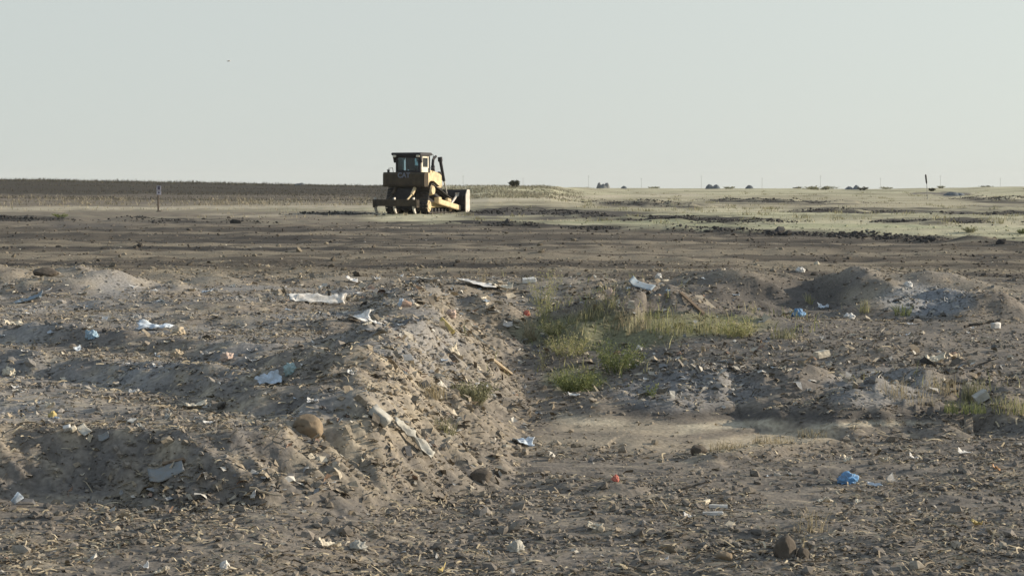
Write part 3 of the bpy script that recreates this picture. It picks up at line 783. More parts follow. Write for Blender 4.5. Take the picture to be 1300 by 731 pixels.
    for s in (-1.32, -.1, 1.12):
        bm = bmesh.new(); add_prism(bm, [(-3.45, .95), (-3.27, .95), (-3.27, .42), (-3.17, .20), (-3.07, .04), (-3.19, .02), (-3.37, .2), (-3.45, .42)], s - .045, s + .045)
        bm_obj('ripper_shank', bm, BLD, root, bevel=.012)
    for s in (-1, 1):
        bm = bmesh.new(); add_tube(bm, [(s * .62, -2.15, 1.48), (s * .62, -2.55, 1.1)], .10, 14); add_tube(bm, [(s * .62, -2.5, 1.14), (s * .62, -3.2, .78)], .05, 10)
        bm_obj('ripper_cylinder', bm, CREAM if s > 0 else GRIMY_SHADE, root)  # sunlit tone on one cylinder, shaded tone on its twin
    return root
make_dozer()

# ------------------------------------------------------------------ litter
def crumple(bm, amp, sc, seed):
    o = Vector((seed * 3.7, seed * 1.3, seed * 7.1))
    for v in bm.verts:
        n = mnoise.turbulence_vector(v.co * sc + o, 4, True)
        v.co += n * amp

def litter_mesh(kind, w, h, seed, m):
    rd = random.Random(seed); bm = bmesh.new(); dpt = w * rd.uniform(.5, .8)
    if kind == 'bag':
        bmesh.ops.create_icosphere(bm, subdivisions=4, radius=.5)
        o = Vector((seed * 1.7, seed * .3, 0))
        for v in bm.verts:
            n = v.co.normalized()
            a = mnoise.turbulence(n * 1.6 + o, 4, True, noise_basis='PERLIN_ORIGINAL'); b = mnoise.ridged_multi_fractal(n * 1.3 + o, .9, 2.1, 4, .9, 2.0)
            v.co = n * (.22 + .34 * a + .10 * b)
            v.co.z *= 1.0 if v.co.z > 0 else .35
        mx = max(abs(v.co.x) for v in bm.verts); mz = max(v.co.z for v in bm.verts); my = max(abs(v.co.y) for v in bm.verts)
        for v in bm.verts: v.co = Vector((v.co.x / mx * w * .5, v.co.y / my * dpt * .5, v.co.z / mz * h))
    elif kind in ('sheet', 'wrap'):
        bmesh.ops.create_grid(bm, x_segments=18, y_segments=12, size=.5)
        o = Vector((seed * 2.1, seed, 3)); cr = [rd.uniform(-.2, 1) for _ in range(4)]
        for v in bm.verts:
            x, y = v.co.x, v.co.y
            lift = 0 if kind == 'wrap' else sum(c * max(0, (sx * x + sy * y) - .15) ** 1.5 for c, (sx, sy) in zip(cr, ((1, 1), (-1, 1), (1, -1), (-1, -1))))
            n = mnoise.turbulence(Vector((x * 3, y * 3, 0)) + o, 4, True); q = mnoise.noise(Vector((x * 2, y * 2, 4)) + o)
            e = 1 + .22 * mnoise.noise(Vector((x * 4, y * 4, 9)) + o)
            v.co = Vector((x * e * (1 + .3 * q), y * e, lift + (.6 if kind == 'wrap' else .28) * n + (.35 * max(0, 1 - (y * 3) ** 2) if kind == 'wrap' else 0)))
        zmin = min(v.co.z for v in bm.verts); mz = max(v.co.z for v in bm.verts) - zmin; mx = max(abs(v.co.x) for v in bm.verts); my = max(abs(v.co.y) for v in bm.verts)
        if kind == 'wrap': dpt = w * .15
        for v in bm.verts: v.co = Vector((v.co.x / mx * w * .5, v.co.y / my * dpt * .5, (v.co.z - zmin) / mz * h))
        bmesh.ops.solidify(bm, geom=bm.faces[:], thickness=max(.003, w * .012))
    elif kind == 'panel':
        bmesh.ops.create_grid(bm, x_segments=10, y_segments=8, size=.5)
        for v in bm.verts:
            x, y = v.co.x, v.co.y
            z = .55 * max(0, -x - .28) * 2.2 + .15 * x * x + .05 * mnoise.noise(Vector((x * 3, y * 3, seed)))
            v.co = Vector((x * w, y * dpt, z * h * 1.4))
        bmesh.ops.solidify(bm, geom=bm.faces[:], thickness=max(.006, w * .03))
    elif kind in ('slab', 'board', 'block'):
        if kind == 'board': dpt = max(w * .07, .02)
        bmesh.ops.create_cube(bm, size=1)
        bmesh.ops.subdivide_edges(bm, edges=bm.edges[:], cuts=3, use_grid_fill=True)
        for v in bm.verts:
            n = mnoise.noise(v.co * 2.2 + Vector((seed, 0, 0)))
            v.co = Vector((v.co.x * w * (1 + .12 * n), v.co.y * dpt * (1 + .15 * n), (v.co.z + .5) * h + .12 * h * n))
    elif kind == 'stick':
        k = 6; P = [(w * (i / k - .5), rd.uniform(-.06, .06) * w, .015 + h * i / k) for i in range(k + 1)]
        add_tube(bm, P, [max(.006, w * .035) * (1.2 - .6 * i / k) for i in range(k + 1)], 7)
    elif kind == 'rock':
        bmesh.ops.create_icosphere(bm, subdivisions=4, radius=.5)
        o = Vector((seed * 1.3, seed * .7, 2))
        for v in bm.verts:
            n = v.co.normalized(); a = mnoise.noise(n * 1.1 + o); b = mnoise.fractal(n * 3.2 + o, .8, 2, 4)
            q = .5 * (1 + .20 * a + .10 * b)
            v.co = n * q
        for _ in range(11):
            dv = Vector((rd.gauss(0, 1), rd.gauss(0, 1), rd.gauss(0, 1))).normalized(); th = rd.uniform(.33, .45)
            for v in bm.verts:
                ex = v.co.dot(dv) - th
                if ex > 0: v.co -= dv * ex * .9
        for v in bm.verts:
            g = 1 + .035 * mnoise.fractal(v.co * 14 + o, .8, 2, 3)
            v.co = Vector((v.co.x * g * w * 1.08, v.co.y * g * w, v.co.z * g * h * 1.08 + h * .38))
    elif kind == 'cup':
        add_tube(bm, [(0, 0, 0), (0, 0, .02), (0, 0, h)], [w * .28, w * .3, w * .42], 18, False); bm.faces.new([v for v in bm.verts[:18]][::-1])
        bmesh.ops.solidify(bm, geom=bm.faces[:], thickness=.004)
        M = Matrix.Rotation(R(rd.uniform(40, 75)), 4, 'Y'); bm.transform(Matrix.Translation((0, 0, w * .25)) @ M)
    bmesh.ops.recalc_face_normals(bm, faces=bm.faces)
    me = bpy.data.meshes.new(kind); bm.to_mesh(me); bm.free()
    for p in me.polygons: p.use_smooth = kind not in ('slab', 'board', 'stick')
    me.materials.append(m)
    return me

LM = {}
def lm_(key):
    if key not in LM:
        c = {'white': (.72, .72, .71), 'cream': (.64, .59, .48), 'bluewhite': (.55, .64, .74), 'blue': (.10, .28, .54), 'lightblue': (.30, .46, .60), 'tan': (.46, .385, .28), 'grey': (.19, .21, .225), 'palegrey': (.40, .405, .38),
             'yellow': (.55, .45, .18), 'red': (.50, .13, .10), 'pink': (.52, .41, .36), 'orange': (.50, .27, .12), 'black': (.02, .02, .022), 'brown': (.17, .12, .08), 'stone': (.20, .16, .115), 'wood': (.40, .335, .245), 'turq': (.40, .56, .58), 'greyblue': (.20, .27, .34)}[key]
        LM[key] = mat('litter_' + key, c, .65, 0, .14, 16.0, .2, .25, tuple(.45 * q + .55 * d for q, d in zip(c, (.24, .20, .15))))
    return LM[key]

# name, category, shape, u, v (foot), width px, height px, colour, yaw deg, label
LITTER = [
 ('plastic_wrap', 'plastic wrap', 'wrap', 402, 386, 74, 13, 'white', 14, 'long white roll of crumpled plastic wrap lying on the rutted plateau'),
 ('torn_paper', 'paper', 'sheet', 455, 408, 34, 12, 'white', 10, 'torn white paper with a peak standing up below the long plastic wrap'),
 ('torn_paper', 'paper', 'sheet', 474, 411, 22, 5, 'white', -10, 'flat white paper strip beside the peaked torn paper'),
 ('plastic_sheet', 'plastic sheet', 'sheet', 196, 418, 46, 10, 'bluewhite', 5, 'pale blue white plastic sheet spread on the rutted plateau'),
 ('crumpled_bag', 'bag', 'bag', 227, 425, 22, 9, 'tan', 20, 'tan crumpled bag at the end of the pale blue sheet'),
 ('plastic_bag', 'bag', 'bag', 117, 429, 19, 11, 'lightblue', 0, 'small bright blue bag caught on the plateau ridge'),
 ('folded_card', 'cardboard', 'sheet', 19, 416, 22, 12, 'cream', 30, 'folded cream card standing like a tent near the picture edge'),
 ('plastic_sheet', 'plastic sheet', 'sheet', 37, 383, 36, 10, 'greyblue', 0, 'grey blue plastic sheet lying below the dark soil lump'),
 ('plastic_bag', 'bag', 'bag', 370, 473, 20, 13, 'turq', 25, 'turquoise and white bag at the upper end of a pale sheet'),
 ('plastic_sheet', 'plastic sheet', 'sheet', 343, 487, 32, 13, 'bluewhite', 20, 'pale sheet sliding down from the turquoise bag'),
 ('crumpled_paper', 'paper', 'bag', 224, 453, 18, 9, 'tan', 0, 'tan crumpled paper left of a pinkish crumple on the rutted plateau'),
 ('crumpled_paper', 'paper', 'bag', 288, 456, 20, 9, 'pink', 15, 'pinkish tan crumpled paper on the rim of a shaded rut'),
 ('paper_scrap', 'paper', 'sheet', 170, 500, 14, 7, 'white', 0, 'lone white scrap in the open middle of the plateau'),
 ('paper_scrap', 'paper', 'sheet', 64, 517, 16, 8, 'cream', -10, 'cream scrap just above the yellow wrapper'),
 ('wrapper', 'wrapper', 'bag', 67, 530, 12, 8, 'yellow', 0, 'bright yellow wrapper above the shaded bank'),
 ('paper_strip', 'paper', 'sheet', 248, 518, 30, 8, 'cream', 5, 'long cream paper strip beside a small black lump'),
 ('rubber_lump', 'rubber lump', 'rock', 283, 518, 13, 8, 'black', 0, 'small black lump at the end of a cream paper strip'),
 ('styrofoam_piece', 'foam', 'block', 86, 548, 9, 7, 'white', 15, 'white foam crumb, smaller of the pair above the shaded bank'),
 ('styrofoam_piece', 'foam', 'block', 93, 548, 7, 6, 'cream', 40, 'cream foam crumb touching the white foam crumb'),
 ('plastic_plate', 'plastic plate', 'panel', 107, 552, 15, 8, 'palegrey', -40, 'narrow pale grey plate leaning on the bank lip'),
 ('card_scrap', 'cardboard', 'sheet', 115, 559, 9, 9, 'cream', 60, 'cream card chip between two grey plates'),
 ('plastic_plate', 'plastic plate', 'panel', 132, 560, 13, 8, 'grey', 10, 'square slate grey plate lying on the bank lip'),
 ('paper_ball', 'paper', 'bag', 12, 475, 20, 9, 'cream', 0, 'pale rounded crumple half sunk by the second rut'),
 ('bent_plastic', 'plastic sheet', 'panel', 212, 604, 42, 18, 'grey', 12, 'large bent grey panel half buried in the shaded bank'),
 ('wood_offcut', 'wood', 'board', 222, 588, 28, 6, 'brown', -8, 'brown board lying on top of the bent grey panel'),
 ('plastic_bottle', 'bottle', 'cup', 16, 643, 13, 13, 'bluewhite', 40, 'pale bottle lying at the foot of the shaded bank'),
 ('foam_block', 'foam', 'block', 480, 533, 27, 10, 'palegrey', -8, 'pale rounded foam block at the top edge of the lit slope'),
 ('cloth_strip', 'cloth', 'wrap', 521, 563, 66, 12, 'palegrey', -45, 'long pale cloth strip draped down the lit slope'),
 ('wood_stick', 'stick', 'stick', 337, 630, 44, 6, 'wood', -25, 'brown split stick at the toe of the shaded bank'),
 ('paper_scrap', 'paper', 'sheet', 323, 631, 10, 10, 'white', 60, 'white scrap under the end of the split stick'),
 ('card_piece', 'cardboard', 'sheet', 577, 453, 24, 14, 'cream', -30, 'cream card piece lying face up on the lit slope'),
 ('plastic_strip', 'plastic strip', 'board', 566, 416, 24, 5, 'yellow', -20, 'yellowish strip high on the lit slope'),
 ('wood_board', 'board', 'board', 606, 432, 40, 5, 'palegrey', -32, 'long weathered board pointing down the lit slope'),
 ('wood_board', 'board', 'board', 634, 468, 26, 5, 'wood', -28, 'short tan board low on the lit slope'),
 ('round_scrap', 'scrap', 'bag', 572, 401, 14, 9, 'pink', 0, 'pinkish brown round scrap near the crest of the lit slope'),
 ('paper_scrap', 'paper', 'sheet', 646, 417, 14, 8, 'white', -20, 'white scrap on the upper slope facing the weedy pit'),
 ('paper_strip', 'paper', 'sheet', 543, 358, 34, 7, 'white', 8, 'long white paper strip at the head of the lit slope'),
 ('paper_scrap', 'paper', 'sheet', 447, 358, 17, 6, 'white', 0, 'white scrap in a loose row along the rear plateau edge, first of three'),
 ('paper_scrap', 'paper', 'sheet', 477, 357, 12, 7, 'white', 0, 'white scrap in the middle of the row along the rear plateau edge'),
 ('paper_scrap', 'paper', 'sheet', 508, 353, 9, 5, 'white', 0, 'white scrap ending the row along the rear plateau edge'),
 ('plastic_bag', 'bag', 'bag', 510, 389, 11, 9, 'bluewhite', 0, 'small bluish white bag on the plateau behind the slope crest'),
 ('paper_strip', 'paper', 'sheet', 605, 363, 50, 8, 'white', -6, 'spread of white paper on the ridge behind the slope'),
 ('paper_strip', 'paper', 'sheet', 636, 368, 30, 9, 'cream', -20, 'cream paper spilling down the ridge behind the slope'),
 ('foam_board', 'foam', 'slab', 672, 359, 16, 5, 'white', 0, 'white foam board beside the tall pale weed'),
 ('cloth_bundle', 'cloth', 'bag', 773, 378, 17, 10, 'pink', -30, 'salmon pink cloth bundle on the rear debris ridge'),
 ('plastic_scrap', 'plastic', 'bag', 836, 353, 9, 6, 'white', 0, 'white blob on top of the dark debris ridge'),
 ('roof_sheet', 'sheet', 'panel', 815, 364, 30, 12, 'greyblue', -20, 'dark blue grey sheet on the rear debris ridge'),
 ('wood_board', 'board', 'board', 880, 386, 40, 5, 'brown', -42, 'reddish brown board pointing down off the rear debris ridge'),
 ('wood_board', 'board', 'board', 905, 390, 30, 5, 'tan', -38, 'tan board lying next to the reddish brown board'),
 ('plastic_scrap', 'plastic', 'bag', 668, 400, 9, 6, 'red', 0, 'small red scrap on the ridge above the weedy pit'),
 ('plastic_ball', 'ball', 'rock', 812, 446, 8, 7, 'white', 0, 'round white scrap beside the leafy bush in the pit'),
 ('plastic_scrap', 'plastic', 'sheet', 729, 504, 16, 7, 'white', 0, 'white scrap at the mouth of the weedy pit'),
 ('wood_plank', 'plank', 'board', 900, 470, 36, 4, 'wood', -38, 'pale plank on the debris heap, upper of two parallel planks'),
 ('wood_plank', 'plank', 'board', 908, 474, 40, 4, 'cream', -36, 'pale plank on the debris heap, lower of two parallel planks'),
 ('card_piece', 'cardboard', 'panel', 893, 448, 8, 16, 'tan', 80, 'upright tan card on the debris heap'),
 ('plastic_bag', 'bag', 'bag', 1016, 345, 13, 5, 'white', 0, 'white bag lying on the graded dark field'),
 ('plastic_bag', 'bag', 'bag', 1037, 336, 8, 4, 'cream', 0, 'small cream bag farther out on the graded dark field'),
 ('plastic_bag', 'bag', 'bag', 1153, 364, 12, 6, 'white', 0, 'white bag on top of the blue grey rubble'),
 ('plastic_bag', 'bag', 'bag', 1013, 402, 20, 9, 'blue', 0, 'bright blue bag half under pale plastic below the dark bank'),
 ('plastic_sheet', 'plastic sheet', 'sheet', 1002, 401, 18, 8, 'palegrey', 0, 'pale plastic joined to the bright blue bag below the dark bank'),
 ('plastic_sheet', 'plastic sheet', 'sheet', 1045, 393, 15, 8, 'bluewhite', 0, 'pale blue scrap at the foot of the dark bank'),
 ('plastic_bag', 'bag', 'bag', 1078, 404, 16, 6, 'white', 0, 'white bag on the flat terrace below the bank'),
 ('wood_log', 'log', 'stick', 1246, 418, 44, 9, 'black', 8, 'thin black branch lying on the terrace'),
 ('plastic_jug', 'jug', 'block', 1264, 418, 10, 7, 'white', 20, 'white jug at the end of the black branch'),
 ('wood_block', 'wood', 'slab', 1044, 455, 17, 8, 'cream', 25, 'yellowish white wood block on the terrace edge'),
 ('card_sheet', 'cardboard', 'sheet', 1188, 460, 30, 10, 'cream', 15, 'cream crumpled sheet on top of the grassy mound'),
 ('card_sheet', 'cardboard', 'sheet', 1213, 457, 18, 8, 'tan', 30, 'tan card scrap behind the cream sheet on the grassy mound'),
 ('concrete_block', 'block', 'slab', 1248, 509, 17, 10, 'palegrey', 5, 'grey rounded block sitting in green grass'),
 ('rubber_hose', 'hose', 'stick', 1252, 468, 26, 10, 'black', -35, 'black bent hose on the back of the grassy mound'),
 ('plastic_bag', 'bag', 'bag', 1075, 613, 31, 13, 'blue', 0, 'vivid blue plastic bag lying on open churned soil'),
 ('plastic_cup', 'cup', 'cup', 1127, 614, 13, 11, 'white', -30, 'white cup lying beside the vivid blue bag'),
 ('plastic_film', 'plastic film', 'sheet', 1110, 618, 20, 7, 'bluewhite', 0, 'bluish film between the vivid blue bag and the white cup'),
 ('plastic_wrapper', 'wrapper', 'bag', 781, 611, 11, 8, 'red', 0, 'pinkish red wrapper on the dark haul floor'),
 ('plastic_film', 'plastic film', 'sheet', 664, 564, 28, 9, 'bluewhite', 0, 'bluish white film at the toe of the lit slope'),
 ('paper_strip', 'paper', 'board', 912, 645, 22, 4, 'white', 5, 'long white paper sliver in a cluster of white slivers'),
 ('paper_strip', 'paper', 'board', 897, 640, 14, 5, 'cream', 60, 'upright cream sliver in the cluster of white slivers'),
 ('paper_strip', 'paper', 'board', 905, 654, 24, 4, 'white', -10, 'lowest white sliver of the sliver cluster'),
 ('paper_scrap', 'paper', 'sheet', 875, 657, 14, 6, 'white', 0, 'white scrap just left of the cluster of white slivers'),
 ('branch', 'branch', 'stick', 882, 624, 36, 8, 'black', 12, 'dark broken branch on the haul floor'),
 ('card_piece', 'cardboard', 'sheet', 418, 697, 30, 14, 'cream', 20, 'cream card with one pointed corner standing up'),
 ('crumpled_ring', 'ring', 'bag', 455, 697, 24, 10, 'palegrey', 0, 'pale ring shaped lid right beside the pointed cream card'),
 ('wrapper', 'wrapper', 'sheet', 560, 728, 14, 12, 'yellow', 50, 'upright yellow scrap in the nearest rough soil'),
 ('plastic_bag', 'bag', 'bag', 655, 699, 24, 13, 'palegrey', 20, 'pale grey bag in the near rough soil'),
 ('paper_scrap', 'paper', 'sheet', 183, 722, 13, 9, 'white', 0, 'white crumple at the very bottom, upper one of a pair'),
 ('paper_scrap', 'paper', 'sheet', 203, 729, 16, 10, 'cream', 0, 'cream crumple at the very bottom, larger one of a pair'),
 ('paper_scrap', 'paper', 'bag', 285, 721, 14, 10, 'white', 30, 'single white crumple at the very bottom'),
 ('paper_scrap', 'paper', 'sheet', 1225, 577, 18, 8, 'white', 10, 'white paper flap on churned soil below the green grass'),
 ('paper_scrap', 'paper', 'sheet', 1160, 584, 13, 8, 'white', 0, 'white paper flap above the white cup'),
 ('card_scrap', 'cardboard', 'sheet', 1265, 598, 12, 8, 'orange', 40, 'orange scrap in tan soil near the picture edge'),
 ('card_scrap', 'cardboard', 'sheet', 1240, 668, 14, 8, 'yellow', 0, 'yellowish scrap on the striped near soil'),
 ('card_scrap', 'cardboard', 'sheet', 1264, 682, 22, 10, 'wood', -30, 'tan curled scrap below the yellowish scrap'),
 ('paper_scrap', 'paper', 'sheet', 1122, 588, 14, 9, 'cream', 0, 'cream scrap above the blue bag and cup'),
 ('paper_scrap', 'paper', 'sheet', 1076, 586, 12, 7, 'cream', 0, 'cream scrap directly above the vivid blue bag'),
 ('paper_scrap', 'paper', 'sheet', 1046, 640, 20, 9, 'cream', -30, 'cream scrap below the vivid blue bag'),
 ('paper_scrap', 'paper', 'sheet', 755, 671, 20, 7, 'cream', -15, 'cream scrap in dark soil below the red wrapper'),
]
def lay(o, w, yaw):
    """turn a thing to lie on the slope it rests on"""
    e = max(w * .45, .05); p = o.location
    dx = (zat(p.x + e, p.y) - zat(p.x - e, p.y)) / (2 * e); dy = (zat(p.x, p.y + e) - zat(p.x, p.y - e)) / (2 * e)
    n = Vector((-dx, -dy, 1)).normalized()
    o.rotation_mode = 'QUATERNION'
    o.rotation_quaternion = Vector((0, 0, 1)).rotation_difference(n) @ Euler((0, 0, yaw)).to_quaternion()

ENDS = {'long pale cloth strip draped down the lit slope': (496, 536, 547, 584), 'long weathered board pointing down the lit slope': (588, 418, 628, 447),
        'short tan board low on the lit slope': (622, 459, 646, 476), 'pale plank on the debris heap, upper of two parallel planks': (887, 459, 914, 480),
        'pale plank on the debris heap, lower of two parallel planks': (893, 458, 922, 482), 'reddish brown board pointing down off the rear debris ridge': (864, 374, 893, 400),
        'tan board lying next to the reddish brown board': (884, 376, 906, 396)}
for i, (nm, cat, shape, u, v, wp, hp, colr, yaw, lab) in enumerate(LITTER):
    p, d = hit(u, v); w = wp * d / FPX * 1.05; h = max(hp * d / FPX * 1.05, .012)
    if lab in ENDS:
        u0, v0, u1, v1 = ENDS[lab]; p0, _ = hit(u0, v0); p1, _ = hit(u1, v1); ax = p1 - p0
        w = min(ax.length, 1.6); h = min(h, .10 if shape == 'wrap' else .025)
        o = link(nm, litter_mesh(shape, w, h, i + 1, lm_(colr)), None, (p0 + p1) / 2 + Vector((0, 0, .012)))
        o.rotation_euler = (0, -math.asin(max(-1, min(1, ax.z / ax.length))), math.atan2(ax.y, ax.x)); tag(o, lab, cat); continue
    o = link(nm, litter_mesh(shape, w, h, i + 1, lm_(colr)), None, p + Vector((0, 0, .03 if shape == 'panel' else h * .15)))
    lay(o, w, R(yaw))
    tag(o, lab, cat)

STONE = mat('boulder_stone', (.21, .165, .115), .95, 0, .3, 9.0, .5)
DSTONE = mat('dark_soil_stone', (.10, .085, .07), .95, 0, .35, 9.0, .5)
ROCKS = [('boulder', 390, 552, 40, 38, STONE, 'rounded brown boulder perched on the lip of the shaded bank'),
         ('rock', 998, 708, 28, 34, DSTONE, 'taller grey brown rock of the pair by a dry stalk'),
         ('rock', 1021, 710, 17, 18, DSTONE, 'lower rock of the pair by a dry stalk'),
         ('rock', 888, 577, 20, 16, DSTONE, 'dark rock at the end of the sandy ledge'),
         ('soil_lump', 57, 350, 32, 14, DSTONE, 'dark block of soil on the tan mound'),
         ('rock', 610, 612, 26, 22, DSTONE, 'dark rounded rock at the toe of the lit slope'),
         ('rock', 920, 712, 24, 14, STONE, 'low reddish brown rock in near striped soil')]
for i, (nm, u, v, wp, hp, m, lab) in enumerate(ROCKS):
    p, d = hit(u, v); o = link(nm, litter_mesh('rock', wp * d / FPX, hp * d / FPX, 200 + i, m), None, p + Vector((0, .05, -.16 * hp * d / FPX)))
    tag(o, lab, 'rock')

# many little pale scraps, each one its own piece
protos = [litter_mesh(k, 1.0, hh, 300 + j, lm_(cc)) for j, (k, hh, cc) in enumerate((('sheet', .4, 'cream'), ('sheet', .3, 'palegrey'), ('sheet', .35, 'white'), ('wrap', .16, 'palegrey'), ('sheet', .4, 'wood'), ('sheet', .25, 'bluewhite'), ('wrap', .2, 'cream'), ('panel', .3, 'white'), ('sheet', .5, 'palegrey'), ('board', .05, 'wood')))]
def scraps(n, u0, u1, v0, v1, name, lab, group, s0, s1):
    for _ in range(n):
        u, v = random.uniform(u0, u1), random.uniform(v0, v1)
        p, d = hit(u, v)
        o = link(name, random.choice(protos), None, p + Vector((0, 0, -.004)))
        s = min(random.uniform(s0, s1) * random.uniform(.75, 1.25) * d / FPX, .26); o.scale = (s, s, s); o.rotation_euler = (random.uniform(-.3, .3), random.uniform(-.3, .3), random.uniform(0, 6.28))
        tag(o, lab, 'scrap', group)
scraps(245, 0, 540, 360, 545, 'paper_scrap', 'tiny pale scrap among the ruts of the plateau', 'tiny pale scraps on the plateau', 7, 15)
scraps(60, 560, 700, 370, 500, 'waste_scrap', 'tiny pale scrap stuck in the lit slope', 'tiny pale scraps in the lit slope', 6, 14)
scraps(60, 600, 940, 352, 400, 'waste_scrap', 'tiny pale scrap on the rear debris ridge', 'tiny pale scraps on the rear debris ridge', 6, 12)
scraps(55, 800, 1060, 440, 510, 'waste_scrap', 'tiny pale scrap in the debris heap beyond the haul strip', 'tiny pale scraps in the debris heap', 6, 13)
scraps(30, 960, 1300, 396, 440, 'waste_scrap', 'tiny pale scrap on the flat terrace', 'tiny pale scraps on the terrace', 6, 11)
scraps(55, 0, 1300, 600, 725, 'waste_scrap', 'tiny pale scrap trodden into the near rough soil', 'tiny pale scraps in the near soil', 6, 13)

# blue grey rubble heap
def heap_mesh(w, dpt, h, seed, m, bumps=((0, 0, 1, 1),), rough=.12):
    bm = bmesh.new(); bmesh.ops.create_grid(bm, x_segments=56, y_segments=28, size=.5)
    o = Vector((seed * 2.3, seed, 0))
    for v in bm.verts:
        x, y = v.co.x, v.co.y; z = 0
        for bx, by, br, bh in bumps:
            q = ((x - bx) / (.48 * br)) ** 2 + ((y - by) / (.48 * min(1, br * 1.3))) ** 2
            z = max(z, bh * max(0, 1 - q) ** .75)
        n = mnoise.fractal(Vector((x * 9, y * 9 * dpt / w, 0)) + o, .7, 2, 5)
        v.co = Vector((x * w, y * dpt, z * h + rough * n * h * (.3 + z) - .06 * h))
    for v in bm.verts:
        if v.is_boundary: v.co.z = -.35 * h
    me = bpy.data.meshes.new('heap'); bm.to_mesh(me); bm.free()
    for p in me.polygons: p.use_smooth = True
    me.materials.append(m); return me
HEAPM = mat('blue_grey_spoil', (.115, .135, .155), .95, 0, .3, 1.5, .4); HEAPP = mat('pale_spoil', (.22, .225, .22), .95, 0, .3, .8, .4, .2, (.09, .105, .12))
def far_heap(u, vtop, wpx, hpx, dist, m, bumps, lab, seed, rough=.12):
    x = (u - CX) / FPX * dist; y = dist; zt = CZ - (vtop - HV) / FPX * dist
    h = hpx * dist / FPX; w = wpx * dist / FPX
    zg = zat(x, y); h = max(h, zt - zg)
    o = link('spoil_heap', heap_mesh(w, w * .7, h, seed, m, bumps, rough), None, (x, y, zg)); tag(o, lab, 'heap', 'heaps along the skyline')
far_heap(765.5, 231.5, 19, 8, 372, HEAPP, ((-.27, 0, .42, .98), (.0, 0, .8, .8), (.24, 0, .5, 1.0)), 'flat topped grey heap with two corner bumps, largest on the skyline', 1)
far_heap(792, 236, 9, 3, 372, HEAPM, ((0, 0, 1, 1),), 'tiny dark hump next to the flat topped grey heap', 2)
far_heap(904.5, 233.8, 20, 5, 374, HEAPM, ((-.2, 0, .6, 1), (.22, 0, .56, .95)), 'dark heap with two equal rounded humps on the skyline', 3)
far_heap(951, 235, 12, 4, 376, HEAPM, ((0, 0, 1, 1),), 'small dark single domed heap on the skyline', 4)
far_heap(1081.5, 235, 20, 6, 370, HEAPM, ((-.2, 0, .62, .7), (.26, 0, .5, 1)), 'dark blue heap with a low hump and a taller one', 5)
far_heap(381, 232.2, 17, 4, 256, HEAPM, ((-.1, 0, .8, .8), (.12, 0, .7, 1)), 'grey hump on the skyline of the dark tilled field', 6)
far_heap(1211, 243.5, 30, 5, 235, HEAPM, ((-.1, 0, .8, 1), (.2, 0, .6, .8)), 'long dark soil heap beside the leaning stake', 7)

